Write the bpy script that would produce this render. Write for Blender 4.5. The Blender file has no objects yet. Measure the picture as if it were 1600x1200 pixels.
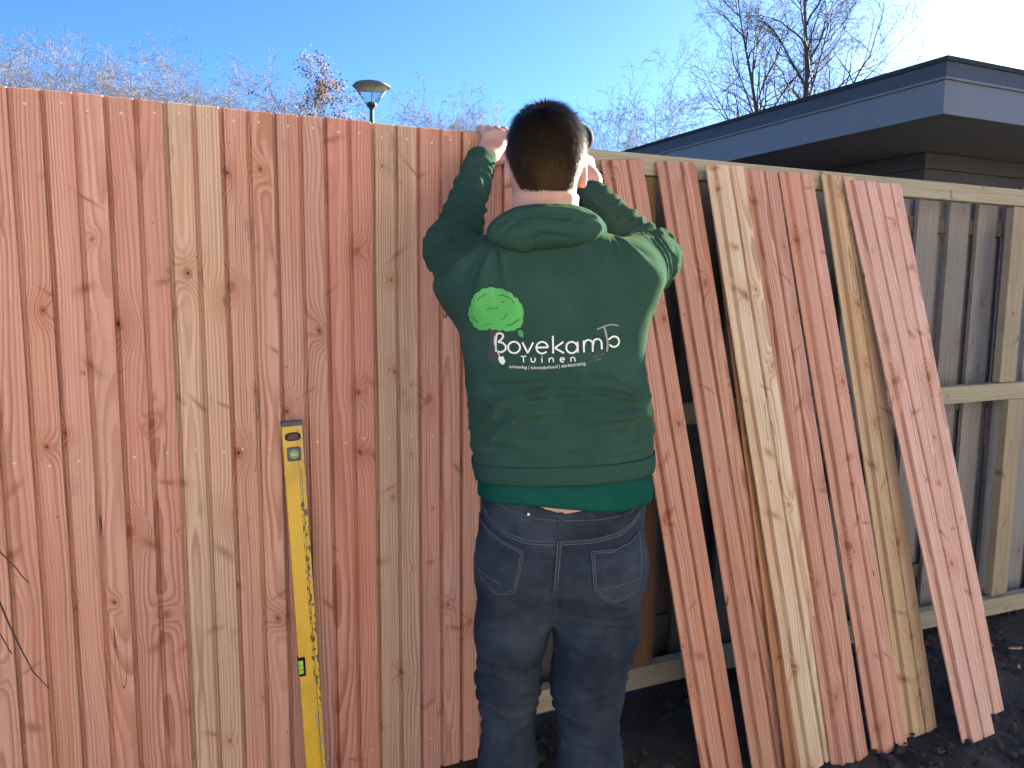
import bpy, bmesh, math, random
import numpy as np
from mathutils import Vector, Matrix
from mathutils.bvhtree import BVHTree
R_ = math.radians
scene = bpy.context.scene
col = scene.collection

# ------------------------------------------------------------------ camera
# X runs along the fence, Y away through it, front of the new boards is y = 0
FOC = 1200.0                                   # focal length for a 1600 px wide frame
UPC = np.array([80.0, 9800.0, 1200.0]); UPC /= np.linalg.norm(UPC)
hh = np.array([0, 0, -1.0]); hh = hh - UPC * (hh @ UPC); hh /= np.linalg.norm(hh)
rr = np.cross(hh, UPC)
AZ = R_(65.5)
RM = np.stack([math.cos(AZ) * hh + math.sin(AZ) * rr, math.sin(AZ) * hh - math.cos(AZ) * rr, UPC])
CAM = np.array([0.0, -1.975, 1.42])
cd = bpy.data.cameras.new('camera'); co = bpy.data.objects.new('camera', cd); col.objects.link(co)
M = Matrix([list(RM[i]) + [CAM[i]] for i in range(3)] + [[0, 0, 0, 1]])
co.matrix_world = M
cd.sensor_width = 36.0; cd.lens = 36.0 * FOC / 1600.0; cd.clip_start = 0.05; cd.clip_end = 1500
scene.camera = co

# ------------------------------------------------------------------ sky, sun, exposure
SUN_EL, SUN_AZ = R_(15.5), R_(20.0)            # azimuth measured from +X towards +Y
w = bpy.data.worlds.new('World'); scene.world = w; w.use_nodes = True
wn = w.node_tree; bg = wn.nodes['Background']
sky = wn.nodes.new('ShaderNodeTexSky'); sky.sky_type = 'NISHITA'; sky.sun_disc = False
sky.sun_elevation = SUN_EL; sky.sun_rotation = math.pi / 2 - SUN_AZ
sky.altitude = 2000; sky.air_density = 1.0; sky.dust_density = 3.5; sky.ozone_density = 7.4
wn.links.new(sky.outputs[0], bg.inputs[0]); bg.inputs[1].default_value = 0.05
sd = bpy.data.lights.new('sun', 'SUN'); so = bpy.data.objects.new('sun', sd); col.objects.link(so)
sd.energy = 5.0; sd.angle = R_(0.53); sd.color = (1.0, 0.91, 0.76)
sdir = Vector((math.cos(SUN_EL) * math.cos(SUN_AZ), math.cos(SUN_EL) * math.sin(SUN_AZ), math.sin(SUN_EL)))
so.rotation_euler = sdir.to_track_quat('Z', 'Y').to_euler(); so.location = sdir * 40
vs = scene.view_settings; vs.view_transform = 'Standard'; vs.look = 'None'; vs.gamma = 1; vs.use_curve_mapping = False
vs.exposure = 2.8
scene.render.engine = 'CYCLES'
scene.cycles.use_denoising = True
scene.cycles.max_bounces = 5
scene.cycles.use_adaptive_sampling = True; scene.cycles.adaptive_threshold = 0.025

# ------------------------------------------------------------------ helpers
rng = np.random.default_rng(7)
random.seed(7)

def ray(px, py):
    return RM @ np.array([(px - 800) / FOC, (600 - py) / FOC, -1.0])
def on_z(px, py, z):
    d = ray(px, py); return CAM + d * ((z - CAM[2]) / d[2])
def on_y(px, py, y):
    d = ray(px, py); return CAM + d * ((y - CAM[1]) / d[1])
def at_depth(px, py, dep):
    return CAM + ray(px, py) * dep

def tag(o, label=None, cat=None, group=None, kind=None):
    if label: o['label'] = label
    if cat: o['category'] = cat
    if group: o['group'] = group
    if kind: o['kind'] = kind
    return o
def empty(name, loc=(0, 0, 0), rz=0.0):
    o = bpy.data.objects.new(name, None); col.objects.link(o); o.location = loc
    o.rotation_euler = (0, 0, rz); o.empty_display_size = 0.1
    return o
def mesh_obj(name, verts, faces, mat=None, parent=None, smooth=False):
    me = bpy.data.meshes.new(name)
    if isinstance(verts, np.ndarray): verts = verts.tolist()
    if isinstance(faces, np.ndarray): faces = faces.tolist()
    me.from_pydata(verts, [], faces); me.update()
    if smooth: me.polygons.foreach_set('use_smooth', [True] * len(me.polygons))
    if mat: me.materials.append(mat)
    o = bpy.data.objects.new(name, me); col.objects.link(o)
    if parent: o.parent = parent
    return o
def copy_obj(src, parent=None, loc=None):
    o = src.copy(); col.objects.link(o); o.parent = parent
    if loc is not None: o.location = loc
    return o
def bm_obj(name, bm, mat=None, parent=None, smooth=False):
    me = bpy.data.meshes.new(name); bm.to_mesh(me); bm.free()
    if smooth: me.polygons.foreach_set('use_smooth', [True] * len(me.polygons))
    if mat: me.materials.append(mat)
    o = bpy.data.objects.new(name, me); col.objects.link(o)
    if parent: o.parent = parent
    return o
def box_bm(x0, x1, y0, y1, z0, z1, bev=0.0, bm=None):
    new = bm is None
    if new: bm = bmesh.new()
    r = bmesh.ops.create_cube(bm, size=1.0)
    for v in r['verts']:
        v.co = Vector((x0 + (v.co.x + .5) * (x1 - x0), y0 + (v.co.y + .5) * (y1 - y0), z0 + (v.co.z + .5) * (z1 - z0)))
    if bev > 0:
        es = list({e for v in r['verts'] for e in v.link_edges})
        bmesh.ops.bevel(bm, geom=es, offset=bev, segments=2, profile=0.6, affect='EDGES')
    return bm
def box(name, x0, x1, y0, y1, z0, z1, mat, parent=None, bev=0.003):
    """box whose origin sits at its lower left front corner"""
    o = bm_obj(name, box_bm(0, x1 - x0, 0, y1 - y0, 0, z1 - z0, bev), mat, parent)
    o.location = (x0, y0, z0)
    return o
def lathe(prof, seg=32, closed_top=True):
    vs, fs = [], []
    for (r, z) in prof:
        for k in range(seg):
            a = 2 * math.pi * k / seg; vs.append((r * math.cos(a), r * math.sin(a), z))
    for i in range(len(prof) - 1):
        for k in range(seg):
            k2 = (k + 1) % seg
            fs.append((i * seg + k, i * seg + k2, (i + 1) * seg + k2, (i + 1) * seg + k))
    return vs, fs
def tube_path(pts, rad, seg=8, caps=True):
    pts = [np.asarray(p, float) for p in pts]; n = len(pts)
    if not hasattr(rad, '__len__'): rad = [rad] * n
    vs, fs = [], []
    up = np.array([0, 0, 1.0])
    for i in range(n):
        t = pts[min(i + 1, n - 1)] - pts[max(i - 1, 0)]; t = t / (np.linalg.norm(t) + 1e-9)
        a = np.cross(t, up)
        if np.linalg.norm(a) < 0.1: a = np.cross(t, [1.0, 0, 0])
        a /= np.linalg.norm(a); b = np.cross(t, a)
        for k in range(seg):
            an = 2 * math.pi * k / seg
            vs.append(tuple(pts[i] + rad[i] * (math.cos(an) * a + math.sin(an) * b)))
    for i in range(n - 1):
        for k in range(seg):
            k2 = (k + 1) % seg
            fs.append((i * seg + k, (i + 1) * seg + k, (i + 1) * seg + k2, i * seg + k2))
    if caps:
        fs.append(tuple(range(seg))); fs.append(tuple(reversed(range((n - 1) * seg, n * seg))))
    return vs, fs

# ---- numpy value noise
_tab = np.random.default_rng(11).random((64, 64, 64)).astype(np.float32)
def vnoise(p):
    p = np.asarray(p, np.float64); i = np.floor(p).astype(np.int64); f = p - i; f = f * f * (3 - 2 * f)
    i &= 63; j = (i + 1) & 63
    x0, y0, z0 = i[..., 0], i[..., 1], i[..., 2]; x1, y1, z1 = j[..., 0], j[..., 1], j[..., 2]
    fx, fy, fz = f[..., 0], f[..., 1], f[..., 2]
    def L(a, b, t): return a + (b - a) * t
    return L(L(L(_tab[x0, y0, z0], _tab[x1, y0, z0], fx), L(_tab[x0, y1, z0], _tab[x1, y1, z0], fx), fy),
             L(L(_tab[x0, y0, z1], _tab[x1, y0, z1], fx), L(_tab[x0, y1, z1], _tab[x1, y1, z1], fx), fy), fz)
def fbm(p, oct=3):
    p = np.asarray(p, float); s = 0; a = 0.5
    for k in range(oct):
        s = s + a * vnoise(p * (2.03 ** k) + 17.3 * k); a *= 0.5
    return s / (1 - 0.5 ** oct)

# ---- node expressions
class X:
    def __init__(s, nt, sock): s.nt, s.s = nt, sock
    def _m(s, op, *others):
        n = s.nt.nodes.new('ShaderNodeMath'); n.operation = op
        for k, v in enumerate((s,) + others):
            if isinstance(v, X): s.nt.links.new(v.s, n.inputs[k])
            else: n.inputs[k].default_value = v
        return X(s.nt, n.outputs[0])
    def __add__(s, o): return s._m('ADD', o)
    __radd__ = __add__
    def __mul__(s, o): return s._m('MULTIPLY', o)
    __rmul__ = __mul__
    def __sub__(s, o): return s._m('SUBTRACT', o)
    def __rsub__(s, o): return (s * -1.0) + o
    def __truediv__(s, o): return s._m('DIVIDE', o)
    def sqrt(s): return s._m('SQRT')
    def abs(s): return s._m('ABSOLUTE')
    def fract(s): return s._m('FRACT')
    def sin(s): return s._m('SINE')
    def exp(s): return s._m('EXPONENT')
    def lt(s, o): return s._m('LESS_THAN', o)
    def gt(s, o): return s._m('GREATER_THAN', o)
    def pw(s, o): return s._m('POWER', o)
    def clamp(s): return s._m('MINIMUM', 1.0)._m('MAXIMUM', 0.0)
    def ss(s, a, b, lo=0.0, hi=1.0):
        n = s.nt.nodes.new('ShaderNodeMapRange'); n.interpolation_type = 'SMOOTHSTEP'
        for k, v in enumerate((s, a, b, lo, hi)):
            if isinstance(v, X): s.nt.links.new(v.s, n.inputs[k])
            else: n.inputs[k].default_value = v
        return X(s.nt, n.outputs[0])
class NT:
    def __init__(s, name):
        s.mat = bpy.data.materials.new(name); s.mat.use_nodes = True
        s.nt = s.mat.node_tree; s.b = s.nt.nodes['Principled BSDF']
        s.tc = s.nt.nodes.new('ShaderNodeTexCoord')
    def obj(s):
        n = s.nt.nodes.new('ShaderNodeSeparateXYZ'); s.nt.links.new(s.tc.outputs['Object'], n.inputs[0])
        return [X(s.nt, o) for o in n.outputs]
    def info(s):
        n = s.nt.nodes.new('ShaderNodeObjectInfo'); return n
    def vec(s, *c):
        n = s.nt.nodes.new('ShaderNodeCombineXYZ')
        for k, v in enumerate(c):
            if isinstance(v, X): s.nt.links.new(v.s, n.inputs[k])
            else: n.inputs[k].default_value = v
        return X(s.nt, n.outputs[0])
    def noise(s, v, scale=1.0, detail=2.0, rough=0.5, dist=0.0):
        n = s.nt.nodes.new('ShaderNodeTexNoise'); n.inputs['Scale'].default_value = scale
        n.inputs['Detail'].default_value = detail; n.inputs['Roughness'].default_value = rough
        n.inputs['Distortion'].default_value = dist
        if v is not None: s.nt.links.new(v.s, n.inputs['Vector'])
        else: s.nt.links.new(s.tc.outputs['Object'], n.inputs['Vector'])
        return X(s.nt, n.outputs[0])
    def col(s, c):
        n = s.nt.nodes.new('ShaderNodeRGB'); n.outputs[0].default_value = (*c, 1); return X(s.nt, n.outputs[0])
    def mix(s, f, a, b, mode='MIX'):
        n = s.nt.nodes.new('ShaderNodeMix'); n.data_type = 'RGBA'; n.blend_type = mode
        for sock, v in ((n.inputs[0], f), (n.inputs[6], a), (n.inputs[7], b)):
            if isinstance(v, X): s.nt.links.new(v.s, sock)
            elif isinstance(v, tuple): sock.default_value = (*v, 1)
            else: sock.default_value = v
        return X(s.nt, n.outputs[2])
    def scale(s, c, f):
        n = s.nt.nodes.new('ShaderNodeVectorMath'); n.operation = 'SCALE'
        s.nt.links.new(c.s, n.inputs[0])
        if isinstance(f, X): s.nt.links.new(f.s, n.inputs['Scale'])
        else: n.inputs['Scale'].default_value = f
        return X(s.nt, n.outputs[0])
    def out(s, color=None, rough=None, bump=None, bstr=0.3, bdist=0.002, **kw):
        for key, v in (('Base Color', color), ('Roughness', rough)):
            if v is None: continue
            if isinstance(v, X): s.nt.links.new(v.s, s.b.inputs[key])
            elif isinstance(v, tuple): s.b.inputs[key].default_value = (*v, 1)
            else: s.b.inputs[key].default_value = v
        if bump is not None:
            n = s.nt.nodes.new('ShaderNodeBump'); n.inputs['Strength'].default_value = bstr
            n.inputs['Distance'].default_value = bdist
            s.nt.links.new(bump.s, n.inputs['Height']); s.nt.links.new(n.outputs[0], s.b.inputs['Normal'])
        for k, v in kw.items(): s.b.inputs[k.replace('_', ' ')].default_value = v
        return s.mat

# ------------------------------------------------------------------ materials
def wood(name, ringf=150.0, contrast=0.86, kx=0.085, kz=0.27, kprob=0.62, ksize=0.0115, rough=0.62, crack=0.004, grey=0.0, dirt=0.0):
    m = NT(name); x, y, z = m.obj(); inf = m.info()
    seed = X(m.nt, inf.outputs['Random']) * 61.7
    base = X(m.nt, inf.outputs['Color'])
    w1 = m.noise(m.vec(x * 4.0 + seed, z * 1.3, seed)) - 0.5
    w2 = m.noise(m.vec(x * 16.0 + seed, z * 4.0, seed + 3.0), detail=3.0) - 0.5
    vx = x / kx + seed * 3.1; vz = z / kz + seed * 1.7
    vn = m.nt.nodes.new('ShaderNodeTexVoronoi'); vn.voronoi_dimensions = '2D'; vn.inputs['Scale'].default_value = 1.0
    vn.inputs['Randomness'].default_value = 1.0
    m.nt.links.new(m.vec(vx, vz, 0.0).s, vn.inputs['Vector'])
    sp = m.nt.nodes.new('ShaderNodeSeparateXYZ'); m.nt.links.new(vn.outputs['Position'], sp.inputs[0])
    sc_ = m.nt.nodes.new('ShaderNodeSeparateColor'); m.nt.links.new(vn.outputs['Color'], sc_.inputs[0])
    kr, kg, kb = [X(m.nt, o) for o in sc_.outputs]
    dx = (vx - X(m.nt, sp.outputs[0])) * kx; dz = (vz - X(m.nt, sp.outputs[1])) * kz
    dz = dz + dx * (kb - 0.5) * 1.4
    gate = kg.lt(kprob)
    ks = (kr * kr * 1.0 + 0.22) * ksize
    d = (dx * dx + dz * dz * 0.55).sqrt() + w2 * 0.004
    q = d / (ks * 2.6)
    bump = (q * q * -1.0).exp() * gate
    r2 = (seed * 7.31).fract(); r3 = (seed * 3.77).fract()
    ddz = r3 * 0.07 + 0.006 + w1 * 0.075
    xx = x - 0.045 - (r2 - 0.5) * 0.16
    rad = (xx * xx + ddz * ddz).sqrt() + w2 * 0.007 + bump * ks * 2.2
    rw = m.noise(m.vec(rad * 28.0, seed, 0.0), detail=2.0)
    ring = (rad * ringf + rw * 3.2).fract()
    cvar = m.noise(m.vec(rad * 60.0, z * 0.8, seed + 7.0), detail=2.0).ss(0.3, 0.7, 0.45, 1.25)
    late = ring.ss(0.25, 0.86) * ring.ss(0.9, 1.0, 1.0, 0.0)
    fib = m.noise(m.vec(x * 240.0 + seed, y * 240.0, z * 5.0), detail=1.5, rough=0.6)
    blot = m.noise(m.vec(x * 9.0 + seed, z * 2.4, seed + 9.0), detail=3.0)
    strk = m.noise(m.vec(x * 55.0 + seed, z * 0.9, seed + 5.0), detail=2.0)
    c = m.mix((late * cvar * contrast).clamp(), base, m.mix(1.0, base, (0.64, 0.50, 0.44), 'MULTIPLY'))
    c = m.mix(strk.ss(0.50, 0.70) * 0.50, c, m.mix(1.0, base, (0.82, 0.60, 0.50), 'MULTIPLY'))
    c = m.mix(blot.ss(0.5, 0.75) * 0.35, c, m.mix(1.0, base, (1.0, 0.78, 0.66), 'MULTIPLY'))
    c = m.mix(blot.ss(0.25, 0.45, 1.0, 0.0) * 0.35, c, m.mix(1.0, base, (1.12, 1.2, 1.25), 'MULTIPLY'))
    c = m.scale(c, fib * 0.5 + 0.75)
    q2 = d / (ks * 3.2)
    halo = (q2 * q2 * -1.0).exp() * gate
    c = m.mix(halo * 0.5, c, m.mix(1.0, base, (0.68, 0.46, 0.36), 'MULTIPLY'))
    core = (d / ks).ss(0.55, 1.1, 1.0, 0.0) * gate
    kcol = m.mix(((d * 2600.0).sin() * 0.5 + 0.5), m.mix(1.0, base, (0.42, 0.27, 0.2), 'MULTIPLY'), m.mix(1.0, base, (0.62, 0.44, 0.34), 'MULTIPLY'))
    c = m.mix(core * 0.85, c, kcol)
    hole = (d / ks).ss(0.16, 0.34, 1.0, 0.0) * gate * kb.gt(0.45)
    c = m.mix(hole * 0.9, c, (0.02, 0.012, 0.008))
    ux = x / 0.075 + seed * 5.3; uz = z / 0.21 + seed * 2.9
    v2 = m.nt.nodes.new('ShaderNodeTexVoronoi'); v2.voronoi_dimensions = '2D'; v2.inputs['Scale'].default_value = 1.0
    m.nt.links.new(m.vec(ux, uz, 0.0).s, v2.inputs['Vector'])
    sp2 = m.nt.nodes.new('ShaderNodeSeparateXYZ'); m.nt.links.new(v2.outputs['Position'], sp2.inputs[0])
    sc2 = m.nt.nodes.new('ShaderNodeSeparateColor'); m.nt.links.new(v2.outputs['Color'], sc2.inputs[0])
    br, bg_, bb = [X(m.nt, o) for o in sc2.outputs]
    ex = (ux - X(m.nt, sp2.outputs[0])) * 0.075; ez = (uz - X(m.nt, sp2.outputs[1])) * 0.21 + w2 * 0.016
    ez = ez + ex * (bb * 2.4 - 1.2)
    hair_ = m.noise(m.vec(x * 120.0 + seed, z * 26.0, seed + 2.0), detail=3.0)
    tr = (ex * ex / (kr * 0.0007 + 0.00012) + ez * ez / (br * br * 0.00016 + 0.00002)) * (hair_ * 1.1 + 0.45)
    trace = (tr * -1.0).exp() * bg_.lt(0.36 if ringf < 180 else 0.0)
    c = m.mix(trace * 0.8, c, m.mix(bb, m.mix(1.0, base, (0.58, 0.36, 0.25), 'MULTIPLY'), m.mix(1.0, base, (0.40, 0.29, 0.24), 'MULTIPLY')))
    cn = m.noise(m.vec(x * 38.0 + seed, z * 1.0, seed + 13.0), detail=1.0) - 0.5
    cg = m.noise(m.vec(x * 12.0 + seed, z * 3.2, seed + 21.0), detail=1.0)
    ck = cn.abs().lt(crack) * cg.gt(0.64)
    c = m.mix(ck * 0.8, c, (0.05, 0.025, 0.015))
    spk = m.noise(m.vec(x * 60.0 + seed, z * 45.0, y * 60.0), detail=1.0).gt(0.80)
    c = m.mix(spk * 0.75, c, (0.07, 0.035, 0.02))
    sm = m.noise(m.vec(x * 20.0 + seed, z * 5.0, seed + 31.0), detail=4.0, rough=0.7)
    c = m.mix(sm.ss(0.60, 0.78) * (0.45 + dirt), c, (0.10, 0.07, 0.055))
    gs = m.noise(m.vec(x * 5.0 + seed, z * 1.3, seed + 41.0), detail=3.0)
    c = m.mix(gs.ss(0.48, 0.75) * 0.30, c, m.mix(1.0, base, (0.66, 0.72, 0.80), 'MULTIPLY'))
    if grey: c = m.mix(grey, c, m.scale(m.mix(1.0, m.col((0.2, 0.2, 0.2)), m.scale(base, 3.0), 'MULTIPLY'), fib + 0.35))
    h = late * -0.35 + fib * 0.5 - ck * 2.5 - hole * 2.0
    return m.out(c, fib * 0.25 + (rough - 0.12), h, 0.35, 0.0016, Specular_IOR_Level=0.35)

M_NEW = wood('new_softwood')
M_RAIL = wood('treated_pine', ringf=130, contrast=0.35, kx=0.5, kz=0.11, kprob=0.45, ksize=0.009, rough=0.7)
M_OLD = wood('weathered_wood', ringf=190, contrast=0.75, kprob=0.6, ksize=0.012, rough=0.85, crack=0.008, grey=0.55, dirt=0.2)

def simple(name, c, rough=0.6, metal=0.0, nscale=0.0, namp=0.2, bump=0.0, **kw):
    m = NT(name)
    if nscale:
        n = m.noise(None, nscale, 4.0, 0.6)
        cc = m.scale(m.col(c), n * (2 * namp) + (1 - namp))
        return m.out(cc, rough, n if bump else None, bump, 0.002, Metallic=metal, **kw)
    return m.out(c, rough, Metallic=metal, **kw)
M_SCREW = simple('screw_steel', (0.62, 0.54, 0.40), 0.35, 0.85)
M_DARK = simple('dark_metal', (0.03, 0.033, 0.036), 0.5, nscale=30, namp=0.3)
M_BLACK = simple('black_plastic', (0.012, 0.012, 0.014), 0.75, nscale=200, namp=0.3, bump=0.1, Specular_IOR_Level=0.06)
M_RED = simple('red_plastic', (0.30, 0.010, 0.018), 0.6, nscale=60, Specular_IOR_Level=0.1)
M_VIAL = simple('green_vial', (0.42, 0.6, 0.08), 0.15, nscale=40, namp=0.1)
M_GREYPL = simple('grey_plastic', (0.06, 0.07, 0.085), 0.5, nscale=50)

def mat_level():
    m = NT('worn_yellow_paint'); x, y, z = m.obj()
    n1 = m.noise(m.vec(x * 90.0, y * 90.0, z * 55.0), detail=4.0, rough=0.65)
    n2 = m.noise(m.vec(x * 14.0, y * 14.0, z * 9.0), detail=4.0)
    n3 = m.noise(m.vec(x * 260.0, y * 260.0, z * 40.0), detail=3.0)
    c = m.mix(n2.ss(0.42, 0.72) * 0.5, (0.68, 0.42, 0.035), (0.40, 0.25, 0.05))
    edge = x.ss(0.028, 0.036)
    chip = (n1 + edge * 0.17 + (n3 - 0.5) * 0.12).gt(0.715)
    c = m.mix(chip * 0.92, c, m.mix(n2.gt(0.5), (0.035, 0.04, 0.05), (0.28, 0.30, 0.31)))
    return m.out(c, 0.42, n1 - chip * 0.6, 0.15, 0.001)
M_LEVEL = mat_level()

def mat_soil():
    m = NT('dark_soil')
    a = m.noise(None, 2.2, 6.0, 0.62); b = m.noise(None, 38.0, 5.0, 0.65); c3 = m.noise(None, 260.0, 3.0, 0.6)
    c = m.mix(a.ss(0.35, 0.7), (0.020, 0.017, 0.015), (0.055, 0.046, 0.038))
    c = m.mix(b.ss(0.55, 0.75) * 0.5, c, (0.055, 0.046, 0.038))
    c = m.mix(c3.gt(0.74) * 0.7, c, (0.16, 0.15, 0.13))
    return m.out(c, b.ss(0.3, 0.7, 0.75, 0.98), b * 0.7 + c3 * 0.35, 0.8, 0.012)
M_SOIL = mat_soil()

def mat_fabric(name, c, c2, fine=700.0, sheen=0.25, rough=0.9):
    m = NT(name)
    f = m.noise(None, fine, 2.0, 0.7); g = m.noise(None, 9.0, 4.0, 0.6)
    k = m.mix(g.ss(0.35, 0.7), c, c2); k = m.scale(k, f * 0.5 + 0.75)
    lint = m.noise(None, 130.0, 1.0).gt(0.83)
    k = m.mix(lint * 0.35, k, (0.35, 0.38, 0.33))
    m.b.inputs['Sheen Weight'].default_value = sheen; m.b.inputs['Sheen Roughness'].default_value = 0.5
    m.b.inputs['Sheen Tint'].default_value = (0.50, 0.62, 0.12, 1)
    return m.out(k, rough, f + g * 2.0, 0.25, 0.0012, Specular_IOR_Level=0.0)
M_HOOD = mat_fabric('green_sweatshirt_cotton', (0.026, 0.064, 0.050), (0.033, 0.077, 0.061), sheen=0.07)
M_TEE = mat_fabric('teal_green_cotton', (0.008, 0.066, 0.048), (0.010, 0.080, 0.058), sheen=0.0)

def mat_denim():
    m = NT('dark_denim'); x, y, z = m.obj()
    tw = ((x * 0.8 + z + y * 0.5) * 4200.0).sin() * 0.5 + 0.5
    f = m.noise(m.vec(x * 900.0, y * 900.0, z * 160.0), detail=2.0)
    g = m.noise(None, 7.0, 5.0, 0.6); g2 = m.noise(m.vec(x * 25.0, y * 25.0, z * 70.0), detail=3.0)
    c = m.mix(g.ss(0.35, 0.72), (0.018, 0.025, 0.038), (0.044, 0.056, 0.076))
    c = m.mix(g2.ss(0.55, 0.8) * 0.22, c, (0.075, 0.098, 0.128))
    c = m.scale(c, f * 0.7 + tw * 0.25 + 0.5)
    return m.out(c, 0.88, f + tw * 0.5, 0.25, 0.0008, Specular_IOR_Level=0.05)
M_DENIM = mat_denim()
M_STITCH = simple('pale_denim_thread', (0.085, 0.10, 0.118), 0.9, nscale=900, namp=0.6)

def mat_skin():
    m = NT('skin')
    n = m.noise(None, 60.0, 4.0, 0.6); g = m.noise(None, 14.0, 3.0)
    c = m.mix(g.ss(0.35, 0.7), (0.56, 0.33, 0.25), (0.50, 0.25, 0.18)); c = m.scale(c, n * 0.2 + 0.9)
    m.b.inputs['Subsurface Weight'].default_value = 0.35
    m.b.inputs['Subsurface Radius'].default_value = (1.0, 0.25, 0.12)
    m.b.inputs['Subsurface Scale'].default_value = 0.014
    return m.out(c, 0.5, n, 0.12, 0.001)
M_SKIN = mat_skin()
def mat_hair():
    m = NT('dark_brown_hair'); n = m.noise(None, 400.0, 2.0); g = m.noise(None, 30.0, 3.0)
    c = m.mix(n, (0.011, 0.007, 0.005), (0.046, 0.027, 0.015)); c = m.scale(c, g + 0.5)
    m.b.inputs['Specular Tint'].default_value = (1.0, 0.66, 0.34, 1)
    return m.out(c, 0.48, n, 0.4, 0.001, Specular_IOR_Level=0.30)
M_HAIR = mat_hair()
def mat_bark(name, c, c2):
    m = NT(name); n = m.noise(None, 3.0, 4.0); k = m.mix(n.ss(0.35, 0.65), c, c2)
    return m.out(k, 0.9)
M_BARK = mat_bark('grey_bark', (0.17, 0.145, 0.12), (0.25, 0.215, 0.175))
M_BARK2 = mat_bark('brown_bark', (0.085, 0.072, 0.056), (0.14, 0.118, 0.085))
M_LEAF = mat_bark('dry_brown_leaf', (0.16, 0.085, 0.04), (0.24, 0.14, 0.075))

# ------------------------------------------------------------------ ground
def ground_z(x, y):
    s = np.clip((x - 1.1) / 1.0, 0, 1); s = s * s * (3 - 2 * s)
    return -0.005 + 0.05 * s
def build_ground():
    def axis(lo, hi, step):
        fine = np.arange(lo, hi + 1e-6, step); out = []
        s = step; v = lo
        while v > -320: s *= 1.35; v -= s; out.append(v)
        left = out[::-1]; out = []; s = step; v = hi
        while v < 320: s *= 1.35; v += s; out.append(v)
        return np.array(left + list(fine) + out)
    xs = axis(0.3, 4.2, 0.02); ys = axis(-1.4, 0.9, 0.02)
    XX, YY = np.meshgrid(xs, ys)
    P = np.stack([XX * 7, YY * 7, np.zeros_like(XX)], -1)
    near = np.exp(-(((XX - 2) / 3.2) ** 2 + ((YY + 0.2) / 2.2) ** 2) ** 2)
    z = ground_z(XX, YY) + near * ((fbm(P, 4) - 0.5) * 0.055 + (fbm(P * 6, 2) - 0.5) * 0.018)
    n, mth = XX.shape
    V = np.stack([XX, YY, z], -1).reshape(-1, 3)
    idx = np.arange(n * mth).reshape(n, mth)
    F = np.stack([idx[:-1, :-1], idx[:-1, 1:], idx[1:, 1:], idx[1:, :-1]], -1).reshape(-1, 4)
    o = mesh_obj('ground', V, F, M_SOIL, smooth=True); tag(o, 'dark bare garden soil in front of the fence', 'ground', kind='structure')
    return o
build_ground()
def build_clods():
    bm = bmesh.new(); r = random.Random(3)
    for k in range(2600):
        x = r.uniform(0.6, 3.9); y = r.uniform(-1.0, 0.25); s = 0.003 + 0.017 * r.random() ** 3
        ret = bmesh.ops.create_icosphere(bm, subdivisions=1, radius=s)
        fx, fy, fz = r.uniform(.6, 1.3), r.uniform(.6, 1.3), r.uniform(.5, .9)
        zz = float(ground_z(np.array(x), np.array(y)))
        for v in ret['verts']:
            v.co = Vector((v.co.x * fx * r.uniform(.8, 1.2) + x, v.co.y * fy * r.uniform(.8, 1.2) + y, v.co.z * fz + zz + 0.004))
    o = bm_obj('soil_clods', bm, M_SOIL); tag(o, 'small loose clods of dark soil on the ground', 'soil', kind='stuff')
build_clods()

# ------------------------------------------------------------------ the fence under construction
BL = 1.80                                     # board length
def plank_mesh(name, L=BL):
    """double faced channel board: tongue on the left, two faces with a groove between; front is -y"""
    f = -0.0
    prof = [(-0.030, 0.0185), (-0.030, 0.0130), (-0.0225, 0.0120), (-0.0215, 0.0145), (-0.0030, 0.0145), (-0.0020, 0.0040), (-0.0008, 0.0006),
            (0.0, 0.0), (0.0472, 0.0), (0.0482, 0.0010), (0.0487, 0.0120), (0.0575, 0.0120), (0.0582, 0.0040), (0.0592, 0.0006), (0.0600, 0.0),
            (0.1072, 0.0), (0.1082, 0.0010), (0.1087, 0.0165), (0.0940, 0.0185), (0.0930, 0.0240), (-0.0200, 0.0240), (-0.0210, 0.0190)]
    zs = [0.0, 0.0015, L - 0.0034, L]
    V, F = [], []
    n = len(prof)
    for k, zz in enumerate(zs):
        for (px, py) in prof:
            ins = 0.0012 if k == 0 else 0.0
            fr = 0.0075 * max(0.0, 1 - py / 0.012) if k == 3 else ins     # eased upper front edge
            V.append((px + (ins if px < 0.03 else -ins), py + (fr if py < 0.012 else -ins), zz))
    for k in range(3):
        for i in range(n):
            j = (i + 1) % n
            F.append((k * n + i, k * n + j, (k + 1) * n + j, (k + 1) * n + i))
    F.append(tuple(range(n - 1, -1, -1))); F.append(tuple(range(3 * n, 4 * n)))
    me = bpy.data.meshes.new(name); me.from_pydata(V, [], F); me.update(); me.materials.append(M_NEW)
    bm = bmesh.new(); bm.from_mesh(me); bmesh.ops.recalc_face_normals(bm, faces=bm.faces); bm.to_mesh(me); bm.free()
    return me
ME_PLANK = plank_mesh('board')
RED = [(0.55, 0.285, 0.215), (0.60, 0.325, 0.245), (0.52, 0.26, 0.19), (0.58, 0.31, 0.225)]
TAN = (0.60, 0.405, 0.285); TAN2 = (0.53, 0.33, 0.215)
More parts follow.
